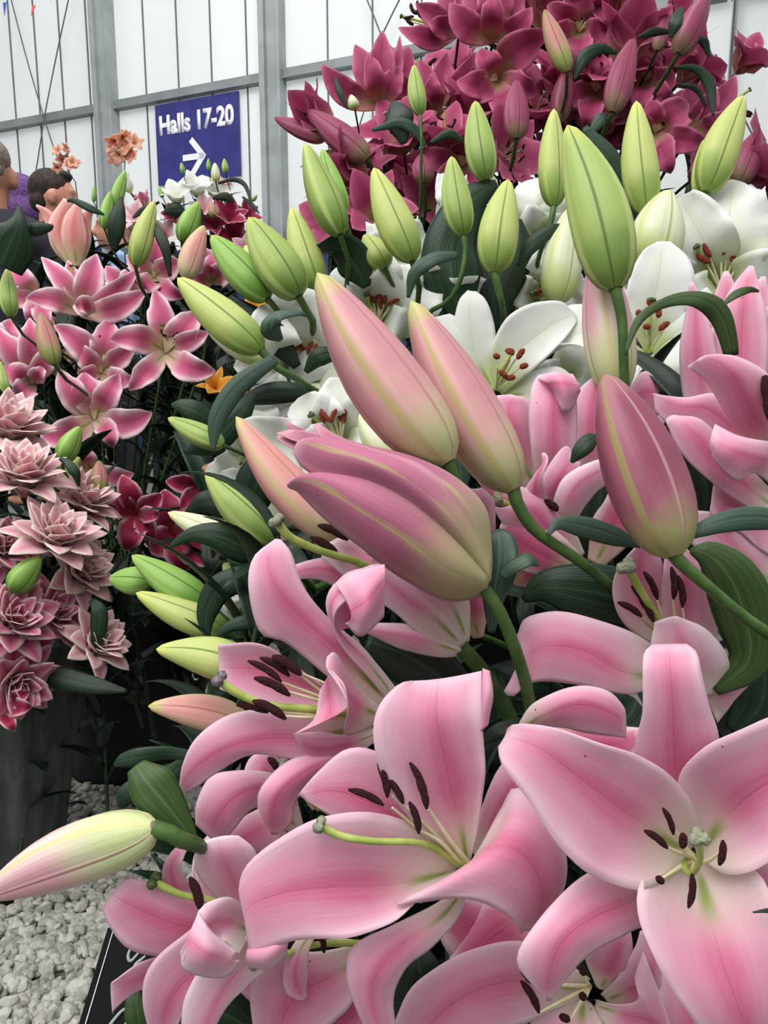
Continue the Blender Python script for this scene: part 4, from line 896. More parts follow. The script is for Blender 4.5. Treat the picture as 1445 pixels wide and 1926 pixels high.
for pts, a0, a1 in (([(1250, 1200, 7), (1215, 1170, 4.6), (1190, 1150, 4)], (1162, 1133, 3.6), (1208, 1160, 3.4)), ([(1250, 1200, 7), (1235, 1180, 4.6), (1225, 1165, 4)], (1202, 1125, 3.4), (1230, 1170, 3.2)),
                    ([(1250, 1200, 7), (1215, 1150, 4.6), (1205, 1120, 4)], (1188, 1102, 3.8), (1216, 1142, 3.6)), ([(1255, 1200, 7), (1245, 1160, 4.6), (1237, 1130, 4)], (1211, 1075, 3.6), (1237, 1128, 3.4)),
                    ([(1260, 1200, 7), (1268, 1160, 4.6), (1266, 1128, 4)], (1263, 1066, 3.6), (1267, 1128, 3.4)), ([(1262, 1200, 7), (1285, 1170, 4.6), (1284, 1145, 4)], (1275, 1082, 3.6), (1284, 1143, 3.4))):
    b.stamen(pts, a0, a1, .95)
b.pistil([(1260, 1210, 7), (1235, 1160, 4), (1205, 1110, 2.6), (1180, 1065, 1.8)], 1.15, sr=1.2)
# H: lily at the upper right edge
b = Bloom((1440, 880, 6), .62, 'pink lily at the right edge below the arched leaf, petals rolled over')
b.pet([(1460, 900, 6), (1380, 800, 4), (1330, 720, 2), (1293, 690, 1.6)], [(1470, 880, 6), (1420, 790, 2.4), (1380, 710, .6), (1330, 672, .8), (1310, 680, 1.2)], [(1500, 860, 6), (1480, 780, 3), (1450, 710, 1.2), (1390, 672, .6), (1340, 668, .8)])
b.pet([(1450, 900, 6.6), (1400, 860, 5), (1330, 820, 4), (1260, 800, 3.4), (1232, 770, 3)], [(1455, 890, 6.8), (1380, 810, 4.6), (1330, 770, 3.6), (1280, 765, 3), (1230, 745, 2.8)], [(1460, 880, 7), (1400, 790, 5.4), (1350, 742, 4.4), (1290, 748, 3.6), (1228, 742, 2.8)])
b.pet([(1480, 990, 6), (1400, 950, 4.4), (1330, 900, 3), (1280, 850, 2.6), (1252, 790, 2.6)], [(1480, 970, 6), (1410, 920, 4), (1350, 870, 2.8), (1300, 810, 2), (1262, 782, 2.4)], [(1480, 950, 6), (1420, 890, 4.6), (1370, 840, 3.6), (1320, 790, 3), (1275, 782, 2.6)])
b.pet([(1480, 830, 5), (1445, 830, 2), (1390, 820, .4), (1345, 798, .4)], [(1480, 870, 5), (1430, 865, 1), (1380, 850, -.8), (1337, 825, 0)], [(1470, 930, 5.4), (1420, 890, 2), (1385, 905, .4), (1345, 868, .4), (1338, 840, .4)])
b.pet([(1470, 960, 7), (1400, 930, 5.6), (1350, 900, 5), (1335, 960, 5)], [(1480, 1000, 7), (1420, 980, 5.6), (1370, 950, 5), (1350, 980, 5)], [(1500, 1060, 7), (1440, 1040, 6), (1390, 1000, 5.6), (1370, 1000, 5.4)])
b.pet([(1440, 1120, 7), (1340, 1060, 6), (1290, 1010, 5), (1278, 980, 5), (1300, 960, 5)], [(1470, 1110, 7.4), (1400, 1050, 6), (1350, 990, 5.4), (1335, 962, 5.2)], [(1500, 1100, 7.6), (1450, 1040, 6.4), (1420, 990, 6), (1380, 968, 5.6)], pal='pale')
b.stamen([(1480, 830, 4), (1460, 780, 2)], (1438, 706, .6), (1448, 790, .6), 1.9)
# H2: half open lily behind the arched leaf
b = Bloom((1380, 800, 8), .74, 'upright half open pink lily behind the arched leaf at the right edge')
b.sp([(1340, 850, 2, 20), (1325, 760, 1, 34), (1312, 660, .6, 32), (1308, 580, 1, 16), (1300, 530, 1.4, 3)])
b.sp([(1390, 830, 1, 20), (1392, 720, 0, 44), (1396, 620, -.4, 46), (1402, 550, 0, 30), (1414, 500, .6, 4)])
b.sp([(1360, 830, 4, 20), (1362, 720, 3.4, 40), (1362, 620, 3, 36), (1366, 550, 3, 20), (1366, 510, 3.2, 4)])
b.sp([(1410, 830, 3, 20), (1430, 720, 2.4, 26), (1445, 620, 2, 30), (1470, 560, 2.4, 6)])
b.sp([(1350, 840, 3.2, 10), (1346, 740, 2.6, 22), (1352, 640, 2.2, 20), (1362, 590, 2.4, 4)], pal='pale')
b.sp([(1400, 830, 6, 10), (1415, 700, 5.6, 30), (1425, 600, 5.4, 26), (1436, 520, 5.6, 4)])
# I: lily behind the second big bud, with rolled petal
b = Bloom((1010, 930, 8), .70, 'pink lily behind the second tall bud, one petal rolled into a scroll')
b.pet([(1010, 920, 3), (1000, 850, 1.4), (995, 780, 1), (1000, 730, 1.2), (1012, 706, 1.8)], [(1040, 930, 3.4), (1042, 850, .8), (1042, 780, .2), (1044, 735, .8), (1042, 702, 1.8)], [(1075, 920, 3.4), (1084, 850, 1.6), (1086, 780, 1.2), (1082, 735, 1.2), (1068, 704, 1.8)])
b.pet([(1012, 712, 1.4), (1040, 700, .6), (1078, 704, .8)], [(1030, 722, .2), (1058, 722, -1.4), (1090, 728, -.2)], [(1040, 735, 1.2), (1060, 775, -.6), (1078, 765, .2), (1090, 738, .8)], wave=0, v0=.6, v1=.9, name='petal_fold')
b.pet([(1000, 930, 7), (950, 880, 5.4), (915, 800, 4.4), (925, 750, 4.4), (960, 742, 4.8)], [(1010, 920, 7), (980, 860, 5), (960, 800, 4), (960, 760, 4.4), (975, 745, 4.8)], [(1020, 910, 7), (1010, 850, 6), (1005, 790, 5.4), (1000, 760, 5), (985, 746, 5)])
b.pet([(1050, 930, 7), (1075, 860, 6), (1080, 790, 5.6), (1085, 740, 5.4), (1120, 705, 5.4)], [(1070, 930, 7), (1110, 860, 5.4), (1115, 790, 4.8), (1120, 740, 5), (1125, 705, 5.4)], [(1090, 930, 7), (1150, 860, 6), (1170, 790, 5.6), (1160, 740, 5.4), (1130, 705, 5.4)])
b.pet([(1010, 940, 8), (940, 920, 7), (890, 890, 6.4), (882, 870, 6.4)], [(1020, 950, 8), (950, 940, 7), (905, 905, 6.4), (885, 880, 6.4)], [(1020, 960, 8), (960, 960, 7.4), (920, 930, 7), (890, 895, 6.4)])
b.pet([(1150, 800, 10), (1190, 720, 9), (1215, 698, 9), (1240, 720, 9)], [(1160, 830, 10), (1200, 750, 9), (1230, 740, 8.6), (1240, 760, 9)], [(1170, 850, 10), (1210, 790, 9.4), (1240, 780, 9), (1245, 765, 9)])
# J: lily tucked in the middle
b = Bloom((1040, 1080, 8), .66, 'pink lily in the middle between the dark pink bud and the fluted leaf')
b.pet([(1060, 1080, 6), (1000, 1040, 4), (950, 990, 3), (925, 950, 3)], [(1080, 1060, 6), (1040, 1010, 3.6), (1000, 960, 2.6), (960, 950, 2.8)], [(1100, 1040, 6.4), (1070, 980, 4.6), (1020, 930, 3.8), (980, 915, 3.4)])
b.pet([(1085, 1110, 5), (1020, 1085, 3.4), (960, 1060, 3), (940, 990, 3)], [(1085, 1080, 5), (1030, 1050, 3), (980, 1020, 2.6), (945, 980, 3)], [(1090, 1040, 5), (1060, 1010, 3.6), (1010, 975, 3.4), (955, 960, 3.2)], pal='rose')
b.pet([(1060, 1010, 5.6), (1040, 960, 4), (1060, 900, 3.4), (1120, 866, 3.4), (1160, 868, 3.8)], [(1070, 1010, 5.6), (1066, 960, 3.6), (1090, 912, 3), (1135, 885, 3.4), (1160, 880, 3.8)], [(1085, 1010, 5.6), (1090, 970, 4.4), (1118, 930, 4), (1150, 905, 4), (1162, 892, 4)], pal='pale')
b.pet([(1030, 1000, 7), (1010, 930, 5.4), (1030, 880, 4.8), (1060, 840, 4.8), (1075, 845, 5)], [(1050, 990, 7), (1045, 930, 5), (1060, 890, 4.4), (1080, 862, 4.8)], [(1080, 960, 7), (1080, 930, 5.8), (1090, 900, 5), (1092, 870, 5)])
b.sp([(1010, 990, 4.6, 16), (1006, 940, 3.4, 22), (1010, 900, 2.6, 12, 40), (1024, 868, 2.4, 9, 60), (1022, 852, 3, 3)])
b.sp([(1120, 1060, 8, 16), (1150, 1000, 7, 40), (1165, 950, 6.6, 30), (1160, 900, 6.6, 6)], pal='rose')
b.stamen([(1040, 1000, 6), (1035, 970, 4)], (1024, 940, 3.4), (1042, 958, 3.4), 1)
b.stamen([(1050, 1000, 6), (1048, 975, 4)], (1036, 945, 3), (1048, 962, 3), 1)
b.pistil([(1010, 1000, 6), (970, 960, 4), (935, 940, 3.4)], 1.1)
# Jb rolled pink petal knob right of half open bud
b = Bloom((930, 1000, 8), .64, 'rounded pink petal tip of a lily peeping out behind the half open bud')
b.pet([(860, 1010, 6), (836, 960, 3), (838, 930, 2.4), (870, 916, 2.4)], [(890, 1020, 6), (880, 980, 1.6), (882, 944, .6), (890, 920, 2)], [(930, 1030, 6), (932, 985, 3), (928, 940, 2.4), (905, 917, 2.4)], wave=0)
b.sp([(925, 1090, 7, 10), (900, 1040, 6, 40), (870, 1000, 6, 50), (850, 960, 6, 12)])
b.sp([(900, 1200, 8, 10), (890, 1150, 7, 30), (880, 1100, 7, 34), (870, 1060, 7, 8)], pal='rose')
b.sp([(960, 1090, 9, 12), (980, 1080, 8, 30), (1010, 1060, 7.6, 34), (1040, 1040, 7.6, 8)], pal='rose')
# K: lily along the bottom edge
b = Bloom((1110, 1850, 8), .56, 'pink lily low at the bottom right, shaded beneath the largest one')
b.pet([(1110, 1840, 8), (1050, 1800, 6), (980, 1770, 4.6), (880, 1790, 4), (780, 1850, 4), (735, 1940, 4.6)], [(1100, 1860, 8), (1020, 1850, 5.6), (940, 1850, 4.4), (850, 1890, 4), (770, 1970, 5)], [(1090, 1880, 8), (1020, 1910, 6), (940, 1950, 5), (860, 2000, 5), (800, 2040, 5.6)])
b.pet([(1120, 1850, 8), (1100, 1790, 6), (1130, 1750, 5), (1170, 1740, 5)], [(1130, 1860, 8), (1150, 1820, 5.6), (1165, 1780, 4.8), (1180, 1745, 5)], [(1150, 1860, 8), (1190, 1830, 6), (1190, 1780, 5.4), (1186, 1750, 5.2)])
b.pet([(1130, 1870, 8), (1160, 1840, 6), (1195, 1780, 5), (1205, 1750, 5)], [(1140, 1880, 8), (1190, 1860, 6), (1225, 1830, 5), (1235, 1780, 5.4)], [(1150, 1900, 8), (1200, 1890, 6.4), (1240, 1860, 5.6), (1245, 1840, 5.6)])
b.pet([(1120, 1880, 8), (1160, 1890, 6), (1200, 1880, 4.6), (1195, 1840, 4.4), (1210, 1790, 4.4)], [(1120, 1890, 8), (1180, 1910, 5.4), (1220, 1920, 4.8), (1270, 1960, 5)], [(1110, 1900, 8), (1160, 1950, 6), (1210, 1990, 5.6), (1260, 2010, 6)])
b.sp([(1100, 1880, 8, 14), (1090, 1930, 6, 70), (1080, 1990, 5.4, 90), (1060, 2050, 6, 30)])
b.sp([(1040, 1700, 10, 14), (960, 1740, 8.6, 60), (900, 1790, 8, 60), (860, 1850, 8, 20)], pal='rose')
b.sp([(1040, 1860, 10, 14), (960, 1800, 9, 60), (880, 1740, 9, 60), (830, 1700, 9, 20)], pal='rose')
for a0, a1 in (((980, 1822, 3.6), (1000, 1850, 3.6)), ((980, 1845, 3.6), (1014, 1905, 3.4)), ((1092, 1815, 5), (1098, 1835, 5)), ((1090, 1870, 4.6), (1102, 1880, 4.6)), ((1052, 1912, 3.6), (1072, 1920, 3.6))):
    b.stamen([(1110, 1855, 8), ((1110+a1[0])/2, (1855+a1[1])/2, 5.4), a1], a0, a1, 1.1)
b.sp([(1270, 1780, 11, 14), (1290, 1850, 10, 50), (1300, 1930, 9, 60), (1320, 2000, 9, 20)])

# ---------------------------------------------------------------- big buds in front
b = bud((842, 872, 0), (597, 514, 2), 152, .58, 'tallest pink lily bud leaning left, yellow ridge, left of its twin', 'blush', phase=.16, bend=.03, stem=[(862, 925, 1), (880, 985, 3), (900, 1080, 8)], belly=-.02)
b = bud((967, 922, 0), (773, 566, 2), 130, .62, 'second tall pink lily bud leaning left, right of the tallest one', 'blush', phase=.1, bend=.02, stem=[(975, 950, 0), (1010, 1000, 0), (1100, 1062, 1.4), (1180, 1130, 6)], belly=-.02)
b = bud((645, 1015, 2), (444, 784, 3), 92, .66, 'slim peach pink lily bud left of the half open one', 'peachy', phase=.3, bend=.05, org=OF)
b = bud((1268, 1046, 0), (1137, 704, 2.4), 158, .56, 'fat dusky pink lily bud right of centre pointing up', 'dusk', phase=.35, bend=.0, stem=[(1285, 1062, 0), (1340, 1110, 0), (1400, 1160, .6), (1480, 1215, 2)], sr=.0042, belly=-.04)
b = bud((1160, 742, 0), (1122, 455, 1), 98, .74, 'pale pink bud standing upright behind the dusky pink one', 'pale', phase=.0, org=OF)
b = bud((1158, 545, 0), (1068, 236, 3), 118, .70, 'largest green lily bud, upright among the white lilies', 'green', phase=1.0, bend=-.025, stem=[(1170, 600, 0), (1174, 690, .4), (1176, 780, 2)], sr=.0045)
b = bud((292, 1556, 0), (-35, 1688, 3), 122, .50, 'pale pink lily bud jutting left over the gravel', 'pale', phase=-.55, bend=-.03, stem=[(318, 1566, 0), (345, 1582, .6), (372, 1590, 2), (480, 1640, 12)], sr=.0045)
b = bud((470, 1262, 3), (294, 1221, 3), 86, .63, 'yellow green bud pointing left beside the grey stigma', 'lime', phase=.7, bend=-.04, belly=.05, org=OF)
b = bud((470, 1366, 4), (279, 1328, 3), 74, .66, 'small peach pink bud pointing left below the yellow green one', 'peachy', phase=.8, bend=-.04, org=OF)
b = Bloom((990, 1370, 6), .55, 'pink lily tucked behind the largest one, one petal arching at its upper left')
b.pet([(970, 1372, 4), (1005, 1322, 2.4), (1080, 1292, 1.4), (1140, 1298, 1.4), (1172, 1328, 2), (1177, 1350, 2.6)], [(974, 1376, 4), (1020, 1348, 2), (1090, 1326, .8), (1150, 1342, 1.2), (1178, 1368, 2.4)], [(980, 1380, 4), (1040, 1366, 2.8), (1100, 1378, 2), (1150, 1384, 2.2), (1178, 1388, 2.8)])
b.sp([(1000, 1380, 8, 16), (1080, 1400, 7.4, 40), (1160, 1400, 7, 40), (1210, 1380, 7, 12)], pal='rose')
b.sp([(1000, 1400, 9, 16), (1060, 1450, 8.4, 50), (1120, 1500, 8, 50), (1180, 1540, 8, 12)], pal='rose')
# half open bud made of separate petals
b = Bloom((915, 1110, 0), .56, 'half open dusky pink lily bud lying across the centre, petal tips parting', name='opening_lily_bud', cat='flower bud')
b.pal = 'duskpetal'
PET['duskpetal'] = petal_mat('dusky_petal_outside', (184, 104, 138), (190, 174, 124), (218, 160, 178), (182, 186, 128), streak=.18, gfac=0, midw=.16, tl=.15, ew=.95)
def half(rails, **k): b.pet(*rails, wave=0, **k)
half([[(915, 1118, 1.5), (840, 1128, 1.2), (760, 1085, .8), (680, 1030, 1.0), (610, 975, 1.8), (560, 925, 2.6), (545, 918, 2.6)],
      [(918, 1100, .4), (850, 1075, -1.4), (760, 1010, -2.2), (680, 960, -2), (610, 915, -.6), (562, 902, 1), (540, 912, 2)],
      [(922, 1085, .6), (860, 1015, -1), (780, 935, -1.4), (700, 895, -1), (620, 888, .4), (575, 893, 1.4), (545, 905, 2)]])
half([[(922, 1095, .6), (850, 1010, -1), (770, 945, -1.6), (690, 905, -1.2), (610, 900, .4), (570, 880, 1.2), (552, 852, 1.8)],
      [(924, 1085, .4), (860, 985, -1.8), (770, 905, -2.6), (690, 865, -2.2), (620, 845, -.6), (575, 832, .6), (556, 838, 1.6)],
      [(924, 1070, .6), (880, 960, -.6), (800, 880, -1.4), (720, 850, -1), (650, 830, .4), (590, 825, 1), (560, 832, 1.6)]])
half([[(924, 1080, .8), (870, 985, -1), (790, 905, -1.8), (710, 868, -1), (640, 840, .4), (602, 820, 1.4), (592, 800, 2)],
      [(926, 1065, 1), (885, 960, -.8), (810, 890, -1.2), (720, 850, -.6), (650, 836, .6), (610, 820, 1.4), (594, 798, 2)],
      [(926, 1050, 2), (915, 960, 1.4), (860, 900, .8), (780, 860, .8), (690, 838, 1.2), (640, 822, 1.8), (598, 796, 2.2)]])
half([[(900, 1080, 4), (760, 940, 2.6), (640, 850, 2.4), (560, 830, 2.6), (520, 815, 3)], [(905, 1070, 5), (780, 930, 3), (660, 860, 3), (580, 835, 3.2), (530, 812, 3.2)], [(910, 1060, 5), (800, 900, 4), (680, 850, 3.6), (600, 815, 3.6), (545, 808, 3.4)]])
half([[(900, 1080, 4), (760, 980, 2.6), (640, 900, 2.4), (560, 850, 2.8), (524, 830, 3.2)], [(905, 1070, 5), (760, 960, 3), (640, 870, 2.6), (565, 840, 3), (522, 822, 3.4)], [(910, 1060, 5), (780, 920, 3.4), (660, 860, 3), (590, 838, 3.4), (530, 816, 3.6)]])
half([[(880, 1090, 5), (800, 1000, 5), (700, 930, 4.6), (570, 870, 4.6), (536, 790, 4.6)], [(885, 1080, 6), (800, 980, 6), (700, 900, 5.6), (600, 840, 5), (538, 792, 4.8)], [(890, 1070, 6), (820, 960, 6), (720, 880, 5.6), (620, 830, 5), (540, 794, 4.8)]])
half([[(915, 1120, 1.5), (840, 1130, 3), (760, 1090, 4), (690, 1040, 4)], [(918, 1110, 4), (850, 1080, 6), (760, 1030, 6), (690, 1000, 6)], [(925, 1060, 4), (890, 960, 6), (800, 900, 6), (700, 900, 6)]])
b.stem([(912, 1108, 1), (940, 1150, 1.4), (965, 1210, 2.4), (985, 1270, 4), (998, 1330, 6), (1010, 1420, 12)], 13)

# ---------------------------------------------------------------- leaves in front
leaf(.66, [(985, 1130, 3, 6), (1020, 1105, 2, 30), (1090, 1110, 1.4, 52), (1160, 1125, 1.8, 56), (1230, 1150, 3, 40), (1290, 1180, 4, 10)], 'broad dark green leaf left of the grey stigma at centre right')
leaf(.60, [(1345, 1300, 5, 10), (1410, 1240, 3.4, 40), (1400, 1150, 2.4, 56), (1370, 1080, 2, 48), (1330, 1042, 2.4, 26), (1298, 1036, 2.8, 5)], 'large olive green leaf behind the stem at the right edge', LEAFO)
leaf(.56, [(1275, 1018, .6, 3), (1310, 1000, .2, 12), (1370, 980, 0, 20), (1430, 975, .3, 22), (1500, 985, 1, 14)], 'thin green leaf running right from the base of the dusky pink bud', LEAFB)
leaf(.61, [(1030, 1008, 0, 3), (1050, 985, .2, 11), (1100, 992, .4, 20), (1160, 1010, .8, 18), (1205, 1028, 1.4, 3)], 'narrow green leaf crossing left of the dusky pink bud', LEAFB)
leaf(.585, [(925, 1190, 1.4, 6), (928, 1130, 1, 20), (938, 1070, .6, 34, 20), (940, 1020, 1, 30, 10), (935, 996, 1.6, 12)], 'fluted grey green leaf beside the base of the half open bud', LEAFB, wave=.04)
leaf(.575, [(945, 1085, .6, 8), (968, 1064, .2, 14, 30), (995, 1050, .2, 16, 40), (1012, 1056, 1, 10, 60)], 'small curled grey green leaf tip beside the half open bud', LEAFB)
leaf(.68, [(1176, 668, 0, 2), (1200, 605, 0, 8), (1245, 572, 0, 9), (1300, 560, .2, 15, 30), (1345, 580, .6, 20), (1367, 625, 1, 17), (1376, 670, 1.6, 13)], 'arched olive leaf bending over the white lilies at right', LEAFO)
leaf(.72, [(1362, 572, 0, 3), (1385, 553, 0, 8, 20), (1410, 545, .2, 6), (1428, 548, .6, 2)], 'short curled dark leaf at the right edge above the upright pink lily', LEAFO)
leaf(.52, [(370, 1592, 1, 4), (350, 1560, .8, 18), (310, 1510, .4, 38), (280, 1475, .4, 42, 10), (255, 1440, 1, 18)], 'olive green leaf above the bud jutting over the gravel', LEAFO)
leaf(.56, [(360, 1420, 2, 8), (310, 1418, 1.6, 14, 30), (260, 1425, 1.2, 17, 20), (228, 1432, 1.4, 12), (215, 1440, 1.8, 2)], 'dark green leaf pointing left above the olive one over the gravel')
leaf(.57, [(370, 1410, 3, 8), (330, 1450, 3, 16), (270, 1480, 3, 22), (236, 1500, 3, 20), (232, 1520, 3.4, 6)], 'dim green leaf behind the olive one over the gravel')
leaf(.55, [(500, 1960, 4, 20), (430, 1910, 3, 56), (380, 1905, 2.6, 50), (320, 1930, 3, 12)], 'dark leaf at the bottom edge below the lower left lily')
leaf(.53, [(275, 1960, 2, 10), (262, 1915, 1.6, 24), (256, 1880, 2, 18), (262, 1865, 2.4, 4)], 'small green leaf beside the black card at the bottom', LEAFO)
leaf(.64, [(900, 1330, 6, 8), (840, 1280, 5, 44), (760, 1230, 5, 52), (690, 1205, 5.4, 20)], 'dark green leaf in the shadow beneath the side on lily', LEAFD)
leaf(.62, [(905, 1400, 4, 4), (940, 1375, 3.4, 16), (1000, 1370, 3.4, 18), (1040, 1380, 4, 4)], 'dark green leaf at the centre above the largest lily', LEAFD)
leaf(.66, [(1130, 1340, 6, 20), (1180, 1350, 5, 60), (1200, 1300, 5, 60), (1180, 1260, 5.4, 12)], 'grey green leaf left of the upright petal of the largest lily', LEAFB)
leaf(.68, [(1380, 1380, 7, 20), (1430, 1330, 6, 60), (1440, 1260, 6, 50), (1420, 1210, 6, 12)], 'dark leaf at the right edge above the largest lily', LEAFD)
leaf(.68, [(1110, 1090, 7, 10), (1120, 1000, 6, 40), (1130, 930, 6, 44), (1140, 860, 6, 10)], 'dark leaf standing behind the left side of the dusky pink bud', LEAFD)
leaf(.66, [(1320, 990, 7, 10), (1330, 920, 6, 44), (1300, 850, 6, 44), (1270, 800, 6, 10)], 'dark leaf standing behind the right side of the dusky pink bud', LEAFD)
leaf(.62, [(1075, 870, 2, 3), (1090, 850, 1.6, 14), (1110, 830, 1.6, 16), (1130, 822, 2, 4)], 'small dark leaf tip left of the dusky pink bud')
leaf(.56, [(770, 1760, 6, 10), (790, 1830, 5, 40), (780, 1900, 5, 46), (760, 1960, 5, 20)], 'dark leaf showing beneath the wide open lily at the bottom', LEAFD)
leaf(.46, [(1480, 1716, 1, 10), (1445, 1713, .6, 4), (1416, 1716, .8, 1)], 'tiny leaf point entering at the right edge over the largest lily', LEAFD)
# ---------------------------------------------------------------- middle distance
OW, OL, OLD, OD, OB = A(O_WH), A(O_LP), A(O_LD), A(O_DP), A(O_BG)
def tipbloom(c, D, tips, label, pal='rose', sd=None, wave=.05, deep=3.0, group=None, org=None, cup=-.25, ns=6, alen=None, am=None, stig=None, spread=1.0, seed=1, pistil=True, cat='flower'):
    """flower whose petals run from c to listed tips (u, v, depth cm, half width px, lift cm[, bow px])"""
    b = Bloom((c[0], c[1], deep), D, label, pal, group); rng = random.Random(seed+int(c[0]*3+c[1]))
    for i, t in enumerate(tips):
        u, v, dz, wd, lf = t[:5]; wd = wd*(1.22 if pal == 'white' else 1.0); bow = t[5] if len(t) > 5 else 0
        du, dv = u-c[0], v-c[1]; L = math.hypot(du, dv)+1e-6; nx, ny = -dv/L, du/L
        pts = [(c[0], c[1], deep, wd*.28, 0)]
        for s, k, ww, r in ((.22, .35, .72, 0), (.45, .95, 1.04, rng.uniform(-10, 10)), (.7, 1.0, .86 if pal != 'white' else .95, rng.uniform(-22, 22)), (.88, .6, .42 if pal != 'white' else .62, rng.uniform(-30, 30))):
            pts.append((c[0]+du*s+nx*bow*math.sin(PI*s), c[1]+dv*s+ny*bow*math.sin(PI*s), deep*(1-s)**1.5+dz*s**2-lf*k, wd*ww, r))
        pts.append((u, v, dz, 1.2, 0))
        b.k += 1; mb = Mesh(); patch(mb, strip(D, pts, cup), 11, 23, wave, 2.6, b.k*3+int(c[0]), groove=.02)
        mb.build('petal', PET[pal], b.root, solid=.0008)
    if sd:
        L = math.hypot(*sd[:2]); ux, uy = sd[0]/L, sd[1]/L; al = alen or L*.30
        for k in range(ns):
            a = (k-(ns-1)/2)/(ns/2)*.62*spread+rng.uniform(-.08, .08); l = L*rng.uniform(.78, 1.02)
            ex, ey = ux*math.cos(a)-uy*math.sin(a), ux*math.sin(a)+uy*math.cos(a)
            z1 = deep-sd[2]*rng.uniform(.7, 1)
            e = (c[0]+ex*l, c[1]+ey*l, z1); t = rng.uniform(-.9, .9)
            hx, hy = (ex*math.cos(t)-ey*math.sin(t))*al*.5, (ex*math.sin(t)+ey*math.cos(t))*al*.5
            b.stamen([(c[0], c[1], deep-.5), (c[0]+ex*l*.5, c[1]+ey*l*.5, deep-sd[2]*.6), e], (e[0]-hx, e[1]-hy, z1), (e[0]+hx, e[1]+hy, z1), al/(44. if pal == 'white' else 40.), am or (ANTR if pal == 'white' else ANTH), fr=.62)
        if pistil:
            a = -.5*spread; ex, ey = ux*math.cos(a)-uy*math.sin(a), ux*math.sin(a)+uy*math.cos(a); l = L*1.15
            b.pistil([(c[0], c[1], deep-.5), (c[0]+ex*l*.5+ey*3, c[1]+ey*l*.5, deep-sd[2]*.6), (c[0]+ex*l, c[1]+ey*l, deep-sd[2])], .5 if pal == 'white' else .36, sm=stig or STIGG, sr=.42 if pal == 'white' else .26)
    if org is not None:
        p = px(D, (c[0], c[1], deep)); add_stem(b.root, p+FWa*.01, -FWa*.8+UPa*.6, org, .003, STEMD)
    return b
# ---- white lilies
W = dict(pal='white', org=OW, wave=.1)
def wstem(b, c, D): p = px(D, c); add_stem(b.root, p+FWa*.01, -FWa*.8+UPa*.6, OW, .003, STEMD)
def wst(b, c, lst):
    for e, a0, a1 in lst: b.stamen([c, ((c[0]+e[0])/2, (c[1]+e[1])/2-3, c[2]*.6+e[2]*.4-.5), e], a0, a1, .8, ANTR, fr=.62)
D_ = 1.02
b = Bloom((935, 735, 3), D_, 'white lily left of the upright green bud, six rust anthers over a wide bowl', 'white')
b.pet([(930, 735, 3), (925, 660, 1.4), (950, 602, .4), (996, 572, .2), (1052, 566, .6), (1080, 588, 1.4)], [(936, 735, 3), (960, 676, 1.8), (1010, 632, .9), (1060, 600, .9), (1084, 594, 1.5)], [(945, 742, 3), (990, 706, 1), (1036, 664, 0), (1068, 630, .3), (1086, 604, 1.4)], wave=.02)
b.pet([(960, 735, 4), (1010, 640, 3), (1060, 580, 2.6), (1110, 574, 2.8), (1140, 600, 3.2)], [(965, 740, 4), (1030, 670, 2.4), (1080, 630, 1.2), (1120, 625, 1.6), (1150, 630, 2.6)], [(985, 735, 4), (1025, 660, 1.6), (1050, 648, .2), (1096, 652, -.2), (1126, 690, .8), (1150, 680, 2)], wave=.02)
b.pet([(925, 740, 3), (860, 700, 2.6), (850, 640, 2), (862, 570, 2), (880, 546, 2.4)], [(930, 735, 3), (898, 680, 2.2), (886, 620, 1.6), (884, 570, 1.6), (888, 548, 2.4)], [(938, 730, 3), (935, 670, 2.2), (930, 610, 1.6), (915, 566, 1.6), (896, 548, 2.4)], wave=.025)
b.pet([(925, 740, 3.4), (870, 740, 2), (830, 700, 1.4), (800, 640, 1.6), (800, 600, 2.4)], [(925, 732, 3.4), (880, 690, 2.2), (850, 640, 1.6), (820, 596, 2.2)], [(928, 722, 3.4), (905, 660, 2.6), (880, 610, 2), (846, 590, 2.4)], wave=.03)
b.pet([(930, 745, 3.4), (900, 790, 2), (920, 850, 1.6), (960, 880, 2)], [(940, 745, 3.4), (960, 790, 1.6), (980, 840, 1.4), (985, 880, 2)], [(955, 742, 3.4), (1020, 770, 2.2), (1040, 810, 2), (1010, 870, 2.2)], wave=.03)
b.pet([(945, 740, 3.4), (1000, 700, 2), (1050, 690, 1.4), (1090, 720, 1.6)], [(945, 748, 3.4), (1000, 740, 1.8), (1050, 740, 1.2), (1090, 744, 1.8)], [(945, 755, 3.4), (980, 780, 2.4), (1040, 790, 2), (1088, 764, 2.2)], wave=.03)
wst(b, (934, 732, 2.6), [((960, 676, -.6), (950, 660, -.6), (968, 663, -.6)), ((976, 668, -.4), (974, 676, -.4), (987, 656, -.6)), ((936, 690, -.4), (928, 668, -.6), (940, 674, -.5)), ((980, 690, -.2), (978, 692, -.3), (994, 687, -.2)), ((950, 704, -.6), (938, 697, -.8), (954, 712, -.8)), ((958, 708, -.5), (952, 713, -.7), (970, 710, -.6))])
b.pistil([(934, 732, 2.6), (940, 706, .6), (954, 680, -.6), (960, 664, -.8)], .5, sm=ANTR, sr=.4)
wstem(b, (935, 735, 3), D_)
D_ = .98
b = Bloom((1222, 672, 3), D_, 'white lily beneath the arched olive leaf with rust anthers', 'white')
b.pet([(1215, 665, 3), (1180, 600, 1.8), (1182, 530, 1), (1208, 474, 1.2), (1236, 455, 2)], [(1222, 660, 3), (1226, 590, 1.6), (1240, 520, 1), (1248, 454, 2)], [(1232, 660, 3), (1278, 610, 1.8), (1306, 555, 1), (1298, 490, 1), (1262, 455, 2)], wave=.02)
